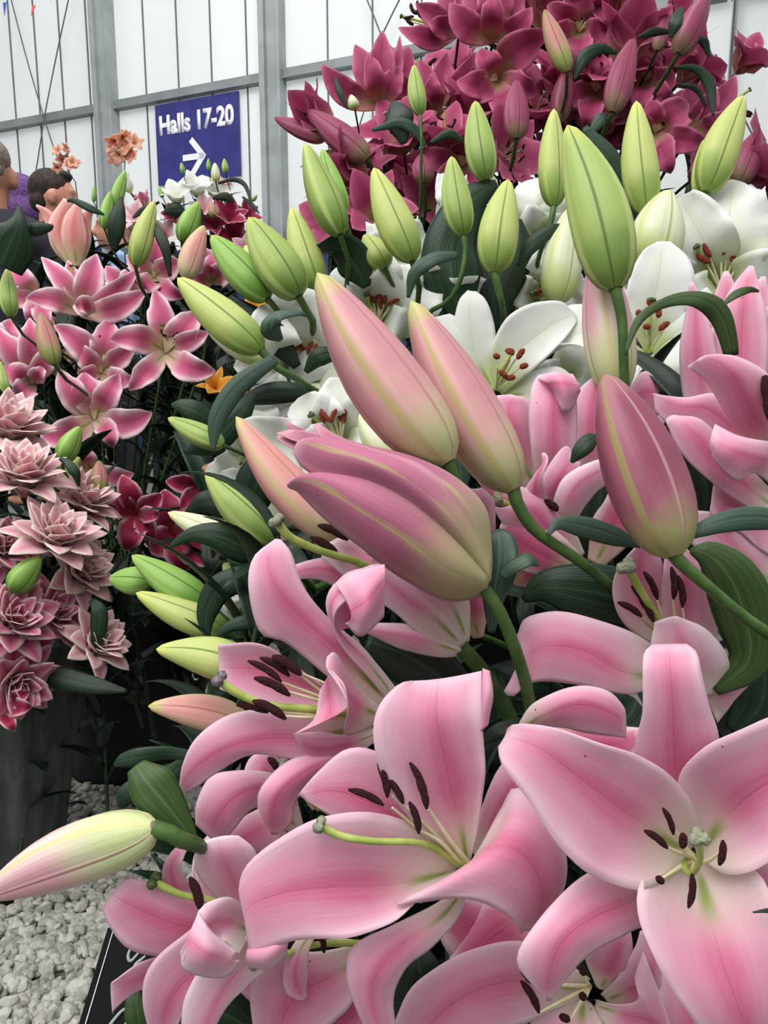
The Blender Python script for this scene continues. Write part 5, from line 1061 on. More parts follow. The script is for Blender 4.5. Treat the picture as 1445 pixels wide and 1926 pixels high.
b.pet([(1226, 660, 3), (1250, 610, 2.2), (1280, 570, 1.8), (1330, 540, 2.4)], [(1228, 666, 3), (1270, 630, 1.6), (1310, 600, 1.4), (1350, 570, 2.4)], [(1230, 674, 3), (1275, 655, 1.8), (1320, 640, 1.6), (1360, 600, 2.6)], wave=.02)
b.pet([(1222, 668, 3), (1204, 676, 1), (1201, 690, .2), (1212, 712, .2), (1226, 712, .6)], [(1226, 668, 3), (1240, 668, .8), (1256, 690, -.2), (1262, 712, .2), (1270, 722, .8)], [(1232, 662, 3), (1262, 640, 1.2), (1300, 650, .4), (1320, 690, .4), (1310, 722, 1)], wave=.03)
b.pet([(1218, 664, 3.2), (1190, 640, 2.2), (1160, 590, 2), (1150, 540, 2.6)], [(1216, 668, 3.2), (1180, 660, 1.8), (1150, 620, 1.6), (1138, 560, 2.6)], [(1214, 674, 3.2), (1180, 690, 2), (1140, 660, 2), (1126, 600, 2.8)], wave=.03)
b.pet([(1218, 672, 3.4), (1196, 690, 2), (1186, 712, 1.6), (1184, 730, 2)], [(1222, 674, 3.4), (1212, 700, 1.6), (1206, 722, 1.4), (1198, 738, 2)], [(1228, 676, 3.4), (1232, 704, 2), (1226, 726, 1.8), (1210, 740, 2.2)], wave=.02)
wst(b, (1221, 662, 2.6), [((1202, 590, 0), (1198, 584, -.2), (1204, 594, 0)), ((1218, 610, 0), (1210, 615, -.2), (1224, 616, -.2)), ((1246, 625, 0), (1240, 622, -.2), (1260, 606, -.4)), ((1236, 592, 0), (1237, 578, -.2), (1239, 598, -.1)), ((1222, 575, 0), (1218, 564, -.2), (1226, 576, -.2))])
b.pistil([(1221, 662, 2.6), (1222, 620, .6), (1222, 590, 0), (1225, 564, -.2)], .55, sm=STIGG, sr=.5)
wstem(b, (1222, 672, 3), D_)
tipbloom((1358, 548), 1.08, [(1378, 338, 4, 60, 3), (1276, 372, 4, 46, 3, 8), (1470, 400, 4, 60, 2), (1500, 520, 2, 50, 3), (1300, 590, 2, 44, 3), (1420, 620, 2, 50, 3)],
          'white lily at the upper right with red brown anthers around a dark stigma', sd=(4, -84, 4), alen=32, spread=1.1, seed=3, **W)
b = tipbloom((575, 690), 1.06, [(512, 572, 0, 36, 5, -30), (640, 560, 2, 54, 3), (690, 700, 2, 56, 3), (440, 690, 1, 26, 2), (465, 780, 2, 32, 3, -14), (560, 790, 2, 40, 3)],
          'white lily left of the tallest pink bud with ruffled upper petals', sd=(-10, -40, 4), alen=26, spread=1.7, **W)
b.pet([(668, 712, 2), (650, 640, .6), (612, 562, 0), (566, 540, 0), (520, 552, .4), (502, 568, .8)], [(655, 716, 2.4), (620, 650, .4), (590, 600, -.6), (550, 572, -.6), (504, 570, .6)], [(640, 716, 3), (596, 670, 1.8), (560, 620, .8), (528, 596, .2), (506, 577, .6)], wave=.03)
b.pet([(650, 668, 1.4), (600, 652, .2), (560, 668, -.4), (540, 700, -.4), (542, 728, .2)], [(658, 692, 1.4), (610, 684, -.4), (578, 694, -.8), (556, 728, .2)], [(664, 716, 2), (630, 712, .6), (594, 716, .4), (566, 732, .6)], wave=.03)
b.pet([(560, 748, 2.4), (520, 726, 1), (480, 726, .4), (462, 752, .6), (458, 780, 1)], [(560, 756, 2.4), (520, 744, .6), (484, 752, .2), (464, 784, 1)], [(560, 766, 2.6), (526, 760, 1.4), (500, 768, 1), (474, 786, 1.2)], wave=.04)
tipbloom((640, 835), .96, [(560, 750, 2, 40, 2), (655, 715, 3, 46, 2), (735, 770, 2, 50, 2), (448, 800, 1, 38, 3, -18), (700, 870, 1, 40, 3), (560, 860, 1, 40, 3)],
          'white lily above the half open bud with rust red anthers', sd=(-22, -64, 5), alen=28, spread=.9, **W)
tipbloom((710, 610), 1.14, [(640, 500, 3, 36, 3), (700, 480, 3, 44, 3), (800, 520, 3, 56, 3), (760, 640, 2, 40, 3), (640, 640, 2, 36, 3)],
          'white lily between the tallest bud and the green buds above it', sd=(6, -52, 5), alen=26, spread=.9, **W)
tipbloom((470, 850), 1.02, [(385, 890, 0, 26, 2, -14), (500, 760, 2, 34, 2), (560, 850, 2, 36, 2), (410, 800, 2, 22, 2)], 'white lily low at the left of the white bunch behind the peach pink bud', **W)
tipbloom((500, 930), 1.0, [(400, 900, 2, 24, 2), (470, 1010, 1, 30, 2), (560, 880, 2, 34, 2), (540, 990, 2, 34, 2)], 'white lily showing in scraps between the lower green buds', **W)
tipbloom((820, 590), 1.16, [(760, 500, 3, 44, 3), (850, 480, 3, 44, 3), (920, 560, 2, 46, 3), (790, 640, 2, 40, 3)], 'white lily just above the second tall pink bud', **W)
tipbloom((740, 480), 1.22, [(690, 465, 2, 30, 2), (730, 400, 3, 36, 2), (800, 440, 3, 36, 2), (800, 520, 2, 36, 3), (700, 520, 2, 34, 2)], 'white lily behind the curved green leaf at the top of the white bunch', **W)
tipbloom((1010, 560), 1.16, [(985, 460, 3, 32, 3), (1050, 470, 3, 34, 3), (1100, 560, 2, 40, 3), (960, 540, 2, 24, 2), (1060, 620, 2, 36, 3)], 'white lily turned down left of the large green bud', sd=(0, -12, 4), alen=20, **W)
tipbloom((1020, 450), 1.24, [(1010, 335, 4, 46, 3), (1070, 370, 4, 40, 3), (960, 400, 3, 30, 3), (1080, 450, 3, 34, 2)], 'white lily with one broad raised petal behind the green buds', **W)
tipbloom((860, 400), 1.26, [(840, 325, 3, 24, 2), (900, 350, 3, 30, 2), (880, 420, 3, 28, 2), (820, 400, 3, 22, 2)], 'white lily mostly hidden behind the centre green buds', **W)
tipbloom((1060, 720), 1.12, [(1130, 640, 2, 40, 3), (1010, 720, 2, 34, 3), (1120, 770, 2, 40, 3), (1040, 780, 2, 40, 3)], 'white lily in the shade below the upright pale pink bud', **W)
tipbloom((1180, 800), 1.12, [(1180, 700, 3, 40, 3), (1240, 760, 2, 30, 3), (1140, 760, 2, 34, 3)], 'white lily deep behind the tip of the dusky pink bud', **W)
tipbloom((820, 880), 1.0, [(810, 930, 1, 34, 2), (870, 900, 2, 34, 3), (780, 860, 2, 30, 3)], 'white lily scrap between the stems of the two tall pink buds', **W)
tipbloom((1120, 540), 1.1, [(1080, 560, 1, 16, 2, 6), (1180, 520, 2, 30, 2), (1150, 600, 2, 30, 2)], 'white lily with a curled edge behind the stem of the large green bud', **W)
tipbloom((455, 1150), .92, [(398, 1180, 1, 22, 2), (440, 1120, 1, 20, 2), (500, 1170, 2, 26, 2)], 'white lily low down left of the big pink petal', **W)
tipbloom((1225, 520), 1.1, [(1250, 440, 3, 56, 3), (1190, 470, 3, 34, 3), (1290, 480, 3, 40, 3)], 'white lily filling the gap between two right hand white ones', **W)
# ---- green and cream buds of the white lilies
G = [((640, 442), (574, 270), 66, 1.04, 'green', .25, 'green bud at the upper left of the white bunch, taller of a leaning pair'),
     ((648, 402), (606, 280), 42, 1.10, 'green2', 1.0, 'slender green bud tucked behind the taller leaning one'),
     ((776, 492), (703, 316), 74, 1.02, 'lime', .75, 'yellow green bud leaning left in front of the dark pink lilies'),
     ((790, 216), (779, 122), 35, 1.35, 'green', .9, 'small slim green bud high among the dark pink lilies'),
     ((872, 444), (849, 294), 58, 1.06, 'green', .9, 'green bud on a long curved stem above the second pink bud'),
     ((914, 340), (894, 190), 59, 1.12, 'green', .95, 'green bud standing tall before the dark pink lilies at centre'),
     ((930, 514), (956, 338), 78, 1.02, 'lime', 1.0, 'plump yellow green bud above the white lilies at centre'),
     ((1042, 388), (1042, 205), 58, 1.10, 'lime', .5, 'yellow green bud just behind the largest green one'),
     ((1215, 402), (1197, 190), 70, 1.06, 'lime', .9, 'yellow green bud standing right of the largest green one'),
     ((1328, 362), (1398, 180), 74, 1.08, 'lime', .85, 'yellow green bud leaning right at the upper right'),
     ((1318, 384), (1325, 262), 36, 1.14, 'green', .9, 'small green bud pressed to the leaning one at the upper right'),
     ((1222, 506), (1258, 358), 104, 1.04, 'cream', .6, 'big cream white bud left of the upper right white lily'),
     ((1046, 570), (1078, 385), 80, 1.06, 'cream', .5, 'cream bud between the white petals left of the large green bud'),
     ((925, 372), (916, 320), 34, 1.16, 'cream', .6, 'cream bud tip peeping over the centre leaves'),
     ((725, 505), (686, 441), 56, 1.10, 'lime', .7, 'blunt yellow green bud tip among white petals'),
     ((504, 562), (397, 443), 72, 1.02, 'green2', .55, 'fresh green bud leaning left at the left end of the row'),
     ((562, 558), (468, 409), 88, 1.00, 'green', .6, 'broad green bud leaning left, third from the left end of the row'),
     ((598, 545), (549, 391), 64, 1.08, 'lime', .8, 'pale yellow green bud behind the broad leaning one'),
     ((480, 500), (462, 462), 34, 1.12, 'lime', .5, 'small pale bud tip showing between two green ones at left'),
     ((492, 660), (334, 523), 80, .92, 'lime', .6, 'large yellow green bud pointing left over the rose pink lilies'),
     ((500, 680), (380, 606), 50, 1.0, 'cream', .4, 'pale bud half hidden under the large left pointing one'),
     ((755, 868), (677, 778), 78, .84, 'cream', .7, 'cream bud behind the half open pink one'),
     ((520, 1022), (387, 890), 78, .84, 'green', .55, 'olive green bud left of the grey stigma on its long stalk'),
     ((500, 1040), (316, 964), 62, .90, 'cream', .6, 'long cream green bud crossed by a dark leaf'),
     ((420, 838), (316, 786), 46, .95, 'green', .4, 'green bud pointing left under the long dark leaf'),
     ((392, 1138), (248, 1045), 66, .88, 'green2', .55, 'bright green bud pointing left above a pale one'),
     ((284, 1095), (206, 1088), 56, .94, 'green2', .7, 'short green bud behind the bright green one'),
     ((428, 1190), (256, 1115), 64, .86, 'lime', .5, 'pale yellow green bud pointing left below the bright green one'),
     ((420, 905), (390, 950), 34, 1.0, 'green', .2, 'small green bud in front of the wine red petals'),
     ((455, 1090), (420, 1060), 40, .92, 'lime', .2, 'pale green bud base in the shade left of the big pink petal'),
     ((440, 890), (380, 880), 40, 1.04, 'olive', .2, 'olive bud in the gap beneath the long dark leaf')]
for base, tip, wd, D, pal, ph, lab in G:
    st = None
    if lab.startswith('green bud on a long'): st = [(876, 470, 0), (868, 520, 0), (845, 565, 1), (800, 600, 4), (790, 700, 14)]
    if lab.startswith('plump'): st = [(938, 545, 0), (946, 580, 1), (950, 640, 6)]
    if lab.startswith('yellow green bud just'): st = [(1036, 420, 0), (1018, 470, 2), (1000, 540, 8)]
    if lab.startswith('small slim'): st = [(793, 260, 0), (792, 330, 2), (790, 420, 8)]
    if lab.startswith('large yellow'): st = [(520, 690, .4), (545, 705, 1), (600, 740, 8)]
    bud(base+(0,), tip+(1,), wd, D, lab, pal, phase=ph, bend=.02, org=OW if st is None else None, stem=st)

# ---- leaves of the white bunch
leaf(1.08, [(690, 540, 2, 8), (670, 500, 1, 34), (640, 468, .4, 30, 30), (600, 472, 0, 14, 50), (558, 492, .4, 3)], 'dark folded leaf crossing the pale bud at the left of the white bunch')
leaf(1.0, [(768, 560, 1, 3), (780, 515, 0, 12), (815, 487, -.2, 13, 20), (862, 480, .4, 6)], 'narrow arching leaf in front of the white petals at centre', LEAFB)
leaf(1.1, [(870, 600, 3, 20), (850, 520, 2, 56), (850, 450, 2, 50), (885, 380, 2, 34), (935, 345, 2.4, 8)], 'broad ribbed dark leaf behind the centre green buds')
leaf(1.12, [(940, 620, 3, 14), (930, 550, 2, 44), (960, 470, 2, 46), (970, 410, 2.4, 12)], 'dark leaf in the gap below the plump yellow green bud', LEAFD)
leaf(1.12, [(1200, 440, 3, 10), (1165, 380, 2, 36), (1130, 300, 1.4, 32), (1100, 238, 1.6, 5)], 'broad dark leaf rising behind the largest green bud')
leaf(1.14, [(1190, 500, 4, 20), (1200, 440, 3, 46), (1215, 410, 3, 40), (1218, 390, 3, 10)], 'blue green leaf at the right side of the largest green bud', LEAFB)
leaf(1.05, [(975, 500, .6, 3), (1000, 462, 0, 14), (1040, 432, 0, 10), (1062, 424, .6, 3)], 'small arching leaf between two green buds at centre right')
leaf(1.1, [(870, 264, 1, 4), (845, 252, .6, 8), (810, 268, 1, 3)], 'slim dark leaf left of the tall centre green bud')
leaf(.86, [(400, 850, 0, 3), (408, 790, -.2, 16), (440, 735, 0, 19), (480, 700, .4, 16), (520, 675, 1.4, 10)], 'long dark blue green leaf drooping at the left of the white bunch', LEAFB)
leaf(.96, [(345, 850, 2, 4), (400, 830, 1.4, 26), (450, 780, 1.4, 22), (480, 740, 2, 5)], 'dark leaf behind the long drooping one')
leaf(.98, [(410, 800, 2, 6), (370, 775, 1, 20), (340, 764, 1, 14), (322, 762, 1.4, 3)], 'dark leaf lying left above the left pointing green bud')
leaf(.90, [(530, 640, 2, 5), (512, 620, 0, 22), (520, 594, -.4, 14, 40), (560, 588, .2, 6, 30), (576, 594, .8, 3)], 'curled grey green leaf on the left white lily', LEAFB)
leaf(1.0, [(440, 760, 2, 4), (500, 742, 1, 20), (555, 738, 1, 18), (600, 750, 2, 4)], 'dark leaf beneath the ruffled white petal', LEAFD)
leaf(1.0, [(575, 700, 2, 5), (600, 672, 1, 18), (630, 668, 1.4, 12), (650, 680, 2, 3)], 'small dark leaf between two white petals at left')
leaf(.84, [(318, 1030, .4, 3), (360, 1006, 0, 14), (410, 1008, 0, 26), (460, 1030, .6, 30), (520, 1050, 2, 10)], 'dark green leaf crossing the long cream bud', LEAF)
leaf(.82, [(392, 1205, 0, 2), (388, 1160, -.2, 18), (410, 1110, 0, 26), (460, 1085, .4, 22), (490, 1080, 2, 5)], 'dark curved leaf beside the pale bud left of the big pink petal')
leaf(.80, [(398, 1206, 0, 2), (430, 1180, 0, 10), (470, 1170, .2, 15), (520, 1172, 1, 12)], 'narrow dark leaf under the white scrap left of the big pink petal')
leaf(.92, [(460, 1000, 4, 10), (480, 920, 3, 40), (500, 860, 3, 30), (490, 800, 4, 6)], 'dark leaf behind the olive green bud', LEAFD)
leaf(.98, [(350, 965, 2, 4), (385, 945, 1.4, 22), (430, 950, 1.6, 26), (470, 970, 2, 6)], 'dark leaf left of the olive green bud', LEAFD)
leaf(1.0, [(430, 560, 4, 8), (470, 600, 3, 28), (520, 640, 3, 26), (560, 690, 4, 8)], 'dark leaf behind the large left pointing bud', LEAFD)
leaf(.80, [(860, 960, 6, 6), (868, 900, 5, 16), (862, 860, 4.6, 20), (850, 840, 5, 4)], 'blue green leaf behind the stems of the two tall pink buds', LEAFB)
leaf(1.1, [(1385, 400, 2, 3), (1360, 392, 1, 12), (1330, 410, 1, 20), (1318, 400, 1.6, 6)], 'grey green leaf under the leaning upper right bud', LEAFB)

# ---- rose pink lilies at the left
R = dict(pal='rose', org=OL, am=ANTH, wave=.07)
tipbloom((152, 590), 1.55, [(48, 562, 1, 22, 3, 12), (78, 484, 3, 20, 3, 8), (142, 577, -3, 20, 4, 14), (276, 546, 0, 24, 4, 12), (262, 505, 3, 18, 3, 6), (182, 478, 4, 26, 2), (128, 490, 4, 18, 2)],
          'rose pink lily opening upward, its white rimmed petals spread like a dish', sd=(4, -80, 2), alen=20, spread=.5, **R)
tipbloom((312, 662), 1.42, [(290, 544, 3, 25, 2, 4), (206, 640, 0, 26, 4, 14), (243, 734, 1, 22, 3), (406, 698, 1, 26, 3, 12), (372, 585, 3, 28, 2), (392, 625, 3, 20, 2)],
          'rose pink lily facing the viewer below the large yellow green bud', sd=(16, -42, 3), alen=18, spread=1.0, **R)
tipbloom((190, 700), 1.52, [(102, 612, 1, 26, 3, 10), (206, 598, 4, 28, 2), (256, 648, 2, 20, 2), (150, 704, -1, 16, 3), (252, 712, 0, 22, 3, 8), (140, 650, 2, 20, 3)],
          'rose pink lily left of the viewer facing one, nodding toward it', sd=(-2, -60, 3), alen=18, spread=.5, **R)
tipbloom((178, 788), 1.46, [(112, 694, 2, 26, 3, -6), (158, 700, 3, 30, 2), (225, 704, 3, 24, 3), (286, 776, 0, 28, 4, 14), (76, 820, 0, 30, 4, -12), (212, 842, 0, 20, 3, -8)],
          'rose pink lily lowest of the left group, long petals sweeping sideways', sd=(-4, -56, 3), alen=16, spread=.5, **R)
tipbloom((62, 720), 1.45, [(-10, 612, 2, 24, 3), (56, 598, 3, 24, 3), (100, 650, 2, 20, 3), (4, 690, 0, 24, 3), (80, 690, -1, 16, 3), (30, 745, 1, 22, 3)],
          'rose pink lily at the left edge beside the small brownish bud', sd=(-26, -50, 3), alen=18, spread=.6, **R)
tipbloom((10, 680), 1.6, [(-30, 590, 2, 24, 3), (20, 600, 3, 26, 2), (50, 640, 2, 20, 2), (-20, 720, 1, 24, 2)], 'rose pink lily cut by the left edge above the double lilies', **R)
tipbloom((290, 520), 1.62, [(238, 480, 2, 20, 2), (300, 440, 3, 24, 2), (338, 490, 2, 22, 3), (345, 560, 1, 18, 3, 6), (268, 545, 1, 20, 3)], 'rose pink lily behind the upright green buds at left', sd=(0, -44, 3), alen=18, spread=.5, **R)
tipbloom((240, 560), 1.68, [(200, 500, 2, 20, 2), (250, 500, 3, 22, 2), (232, 592, 1, 12, 2)], 'pink lily scrap between the dish shaped lily and the one facing us', **R)
tipbloom((70, 560), 1.68, [(20, 500, 3, 22, 3), (10, 560, 2, 20, 2), (60, 610, 2, 20, 2), (90, 620, 1, 18, 2)], 'pink lily in the shade behind the left end of the dish shaped one', **R)
tipbloom((400, 530), 1.5, [(372, 455, 2, 22, 2), (398, 478, 0, 24, 3), (430, 500, 2, 22, 3), (352, 520, 0, 18, 2)], 'pink half open lily pointing up left behind the green buds', **R)
tipbloom((170, 880), 1.55, [(252, 890, 0, 20, 3, 12), (150, 845, 3, 20, 2), (190, 930, 2, 22, 2), (120, 870, 2, 20, 2)], 'rose pink lily half hidden behind the round green bud', **R)
# half open vase shaped lily
b = Bloom((142, 502, 3), 1.62, 'salmon pink lily just opening like a vase before the dark haired man', 'salmon')
for q in ([(140, 500, 3, 8), (118, 460, 2, 20), (102, 425, 1.4, 15), (86, 400, 1, 8), (68, 386, .6, 2)], [(142, 502, 2, 8), (122, 460, .6, 18), (112, 425, 0, 20), (128, 376, .6, 8)], [(144, 502, 1.4, 8), (140, 455, -.4, 22), (140, 415, -.8, 19), (146, 382, 0, 5)],
          [(146, 500, 3, 8), (154, 455, 2, 16), (158, 425, 1.4, 13), (166, 402, 1, 8), (178, 392, .6, 2)]): b.sp(q, cup=.35, wave=.01)
add_stem(b.root, px(1.62, (142, 502, 3)), UPa, OL, .003, STEMD)
tipbloom((258, 968), 1.35, [(230, 893, 1, 22, 2), (306, 930, 0, 20, 2), (200, 936, 2, 22, 2), (238, 1036, 0, 26, 3), (290, 1016, 1, 20, 2), (300, 968, -1, 16, 3)], 'small star shaped crimson lily with white rimmed petals at left', 'wine', org=OL, seed=4)
tipbloom((330, 1010), 1.5, [(310, 920, 2, 30, 2), (420, 1060, 1, 34, 3), (350, 1075, 1, 30, 2), (280, 1030, 2, 30, 2), (380, 1000, 2, 34, 2)], 'dark crimson lily in the shade right of the star shaped one', 'wine', org=OL)
tipbloom((375, 915), 1.4, [(312, 905, 0, 18, 2), (340, 956, 0, 16, 2), (390, 880, 2, 20, 2), (420, 930, 2, 24, 2)], 'crimson lily peeping out behind the small green bud', 'wine', org=OL)
LB = [((20, 596), (14, 504), 35, 1.35, 'green', .9, 'slim green bud at the left edge above the rose pink lilies'),
      ((102, 686), (76, 588), 42, 1.33, 'olive', .7, 'brownish green bud in front of the rose pink lilies'),
      ((115, 868), (150, 802), 44, 1.25, 'green2', .5, 'round short green bud below the lowest rose pink lily'),
      ((214, 395), (236, 320), 26, 1.5, 'green2', .8, 'green bud pointing up in front of the grey column'),
      ((196, 430), (208, 360), 26, 1.48, 'green2', .6, 'green bud just below the one before the column'),
      ((254, 500), (290, 378), 44, 1.4, 'lime', .6, 'yellow green bud slanting right among the left lilies'),
      ((342, 455), (374, 380), 42, 1.45, 'green2', .7, 'green bud slanting right below the blue sign'),
      ((348, 524), (384, 424), 48, 1.38, 'peachy', .8, 'peach pink bud slanting right below the blue sign'),
      ((118, 900), (150, 860), 40, 1.34, 'green', .2, 'small green bud under the round one at left'),
      ((188, 925), (186, 866), 34, 1.28, 'olive', .7, 'small brownish bud over the double lilies'),
      ((128, 962), (130, 922), 34, 1.3, 'olive', .9, 'small olive bud lying among the double lilies'),
      ((22, 1112), (76, 1046), 54, 1.12, 'green2', .5, 'plump green bud at left among the double lilies'),
      ((12, 740), (0, 680), 20, 1.3, 'green', .9, 'green bud cut by the left edge above the top double lily')]
for base, tip, wd, D, pal, ph, lab in LB: bud(base+(0,), tip+(1,), wd, D, lab, pal, phase=ph, bend=.02, org=OLD if base[1] > 850 else OL)
# ---- double lilies, lower left
for (u, v, D, fc, sz, lab, pal, sd) in (
    (42, 936, 1.20, (.25, .93, .42), 9.2, 'cream tipped pink double lily, highest fully shown at the left edge', 'double', 1),
    (4, 842, 1.28, (.45, .9, .35), 9.6, 'cream tipped pink double lily cut by the left edge above the others', 'double', 2),
    (92, 1046, 1.18, (.5, .85, .45), 9.2, 'cream tipped pink double lily below and right of the top one', 'double', 3),
    (136, 972, 1.28, (.65, .8, .3), 8.6, 'pink double lily facing right behind the topmost ones', 'double', 4),
    (122, 1092, 1.26, (.85, .45, .35), 8.8, 'pink double lily facing right below the middle one', 'double', 5),
    (4, 1190, 1.15, (.7, .6, .55), 8.6, 'rosy double lily at the left edge under the plump green bud', 'doublerose', 6),
    (70, 1176, 1.22, (.75, .55, .4), 8.2, 'rosy double lily right beside the one at the left edge', 'doublerose', 7),
    (156, 1226, 1.22, (.85, .5, .35), 7.6, 'pale double lily low down beside the dark bucket', 'double', 8),
    (10, 1268, 1.16, (.7, -.2, .6), 8.0, 'rosy double lily hanging lowest at the left edge over the grey sleeve', 'doublerose', 9),
    (-22, 1050, 1.2, (.8, .5, .45), 7.6, 'rosy double lily cut by the left edge beside the plump green bud', 'doublerose', 10)):
    double_lily((u, v), D, fc, sz, lab, pal, sd, OLD, roll=sd*23)
tipbloom((0, 1330), 1.12, [(28, 1375, -1, 14, 2), (60, 1330, 0, 18, 2), (-10, 1300, 2, 20, 2), (55, 1300, 1, 16, 2)], 'crimson lily with white rims lowest at the left edge', 'wine', org=OLD)
leaf(1.18, [(180, 1235, 1, 3), (185, 1190, 0, 14), (186, 1150, 0, 15), (172, 1128, .6, 6)], 'dark leaf bent over the pale double lily low at left')
leaf(1.2, [(148, 915, 1, 2), (142, 890, 0, 9), (128, 872, 0, 8), (112, 862, .5, 3)], 'narrow leaf under the round green bud at left')
leaf(1.15, [(240, 1300, 1, 3), (180, 1290, .6, 16), (110, 1275, 1, 22), (70, 1270, 2, 6)], 'dark leaf lying over the rim beside the lowest double lilies', LEAFD)
leaf(1.3, [(0, 500, 1, 40), (20, 455, .6, 46), (34, 420, .6, 18), (36, 388, 1, 3)], 'big dark leaf at the left edge in front of the people')
leaf(1.3, [(196, 404, .6, 2), (170, 392, 0, 7), (140, 378, 0, 5), (126, 378, .6, 2)], 'narrow dark leaf crossing the salmon pink lily')
leaf(1.32, [(30, 430, 1, 3), (60, 432, .6, 12), (90, 428, .8, 8), (100, 424, 1, 2)], 'dark leaf pointing right at the left edge near the man', LEAFD)
leaf(1.4, [(320, 520, 1, 3), (312, 470, 0, 9), (300, 440, 0, 10), (292, 420, .6, 2)], 'narrow dark leaf beside the slanting yellow green bud', LEAFD)
leaf(1.42, [(215, 470, 1, 4), (218, 430, 0, 16), (224, 395, 0, 12), (228, 370, .6, 2)], 'dark leaf below the bud before the grey column', LEAFD)
# yellow lilies far behind, glimpsed through the gap
lily((405, 738), 1.62, (.2, .5, .8), 6, 'orange yellow lily glimpsed through the dark gap at left', 'yellow', 20, 85, stam=False, org=OL+A((.3, .5, 0)), seed=3, stem=False)
lily((440, 762), 1.62, (.3, .4, .8), 5, 'second orange yellow lily lower in the dark gap at left', 'yellow', 50, 85, stam=False, seed=4, stem=False)
lily((482, 612), 1.6, (.2, .5, .8), 7, 'orange yellow petals between the green buds', 'yellow', 0, 85, stam=False, seed=5, stem=False)
# ---------------------------------------------------------------- dark pink lilies behind
K = dict(pal='deep', org=OD, detail=0, wave=.11, W=.275)
DP = [ # u, v, D, face, size cm, open, roll, th0, label
 (1020, 60, 1.66, (.1, .9, .4), 13, 72, 50, 18, 'dark pink lily at the top edge left of the brownish bud'),
 (1090, 70, 1.62, (.1, .8, .55), 13.5, 78, 5, 20, 'dark pink lily at the top edge right of the brownish bud'),
 (1175, 130, 1.55, (.05, 1, .3), 13, 60, 30, 16, 'dark pink lily with pale upright stamens near the top'),
 (1165, 34, 1.6, (.3, 1, .1), 9, 40, 0, 14, 'dark pink lily just opening at the top edge'),
 (1010, 30, 1.7, (-.2, .8, .5), 13, 80, 35, 18, 'dark pink lily cut by the top edge beside the trumpet'),
 (1120, 180, 1.6, (.2, .5, .8), 12, 85, 0, 22, 'dark pink lily at the heart of the bunch'),
 (1060, 190, 1.56, (-.1, .8, .5), 11.5, 60, 25, 16, 'dark pink lily trumpet above the centre of the white bunch'),
 (1215, 150, 1.65, (.4, .6, .6), 12, 82, 40, 22, 'dark pink lily left of the long stalked wine bud'),
 (1275, 160, 1.6, (.7, .5, .4), 11, 80, 30, 20, 'dark pink lily on the right flank below the wine bud'),
 (620, 250, 1.5, (-.6, .7, .2), 9.5, 35, 10, 12, 'dark pink lily pointing left behind the long wine buds'),
 (690, 350, 1.5, (-.9, .45, .3), 12, 60, 30, 16, 'dark pink lily sweeping left behind the green buds'),
 (840, 300, 1.52, (-.1, .7, .6), 12, 82, 10, 22, 'dark pink lily right of the small slim green bud'),
 (760, 290, 1.58, (-.3, .5, .8), 12, 84, 45, 22, 'dark pink lily left of the small slim green bud'),
 (880, 250, 1.6, (.1, .8, .5), 12, 70, 20, 18, 'dark pink lily behind the tall centre green bud, upper one'),
 (930, 310, 1.5, (.5, .1, .8), 11, 84, 0, 26, 'dark pink lily behind the tall centre green bud, lower one'),
 (1000, 250, 1.62, (0, .6, .8), 12, 84, 33, 20, 'dark pink lily left behind the yellow green bud pair'),
 (1110, 260, 1.66, (.1, .5, .8), 12, 80, 12, 20, 'dark pink lily in shade behind the broad dark leaf'),
 (1170, 230, 1.7, (.2, .6, .7), 12, 84, 50, 20, 'dark pink lily in shade left of the mauve pink one'),
 (1300, 340, 1.6, (.4, .1, .9), 12, 84, 25, 24, 'dark pink lily low behind the right green buds'),
 (1370, 330, 1.55, (.8, .3, .5), 12, 76, 10, 20, 'dark pink lily at the right edge above the white lily'),
 (1420, 380, 1.6, (.6, .1, .8), 11, 80, 40, 20, 'dark pink lily lowest at the right edge of its bunch'),
 (700, 420, 1.5, (.1, .2, .9), 10, 80, 0, 22, 'dark pink lily low behind the leaning green buds'),
 (640, 430, 1.6, (-.5, .2, .8), 9, 80, 20, 24, 'pink lily curled small between two green buds at left'),
 (800, 400, 1.62, (.2, .2, .9), 10, 80, 33, 24, 'dark pink lily near the small black label card'),
 (1060, 330, 1.7, (0, .4, .9), 11, 84, 33, 22, 'dark pink lily deep behind the largest green bud'),
 (960, 20, 1.74, (0, .7, .7), 12, 84, 10, 22, 'dark pink lily at the top edge behind the trumpet'),
 (1260, 60, 1.74, (.4, .8, .4), 8, 60, 10, 16, 'small dark pink lily high on the right beside a dark leaf'),
]
T = dict(pal='deep', org=OD, wave=.06)
tipbloom((717, 200), 1.55, [(605, 121, 0, 24, 0, -16), (668, 84, 2, 24, 1), (720, 58, 2, 25, 2), (753, 124, 1, 22, 1), (694, 100, 0, 20, 3), (752, 68, 3, 12, 0, 10)],
          'dark pink lily flaring up at the far left of its bunch', sd=(-26, -100, 1), alen=20, spread=.3, **T)
tipbloom((820, 216), 1.6, [(740, 128, 0, 22, 1, -10), (790, 112, 2, 22, 1), (842, 100, 2, 24, 1), (896, 98, 0, 24, 1, 10), (812, 140, -1, 18, 2), (760, 190, 0, 18, 2)],
          'dark pink lily with dark stamens above the small slim green bud', sd=(-8, -98, 1), alen=22, spread=.5, **T)
tipbloom((864, 60), 1.6, [(750, 52, 0, 20, 1, -16), (782, 8, 2, 20, 1), (832, -22, 2, 24, 1), (880, -20, 1, 22, 1), (806, 42, -1, 20, 2)],
          'dark pink lily facing left at the top of its bunch', sd=(-90, -40, 1), alen=20, spread=.3, **T)
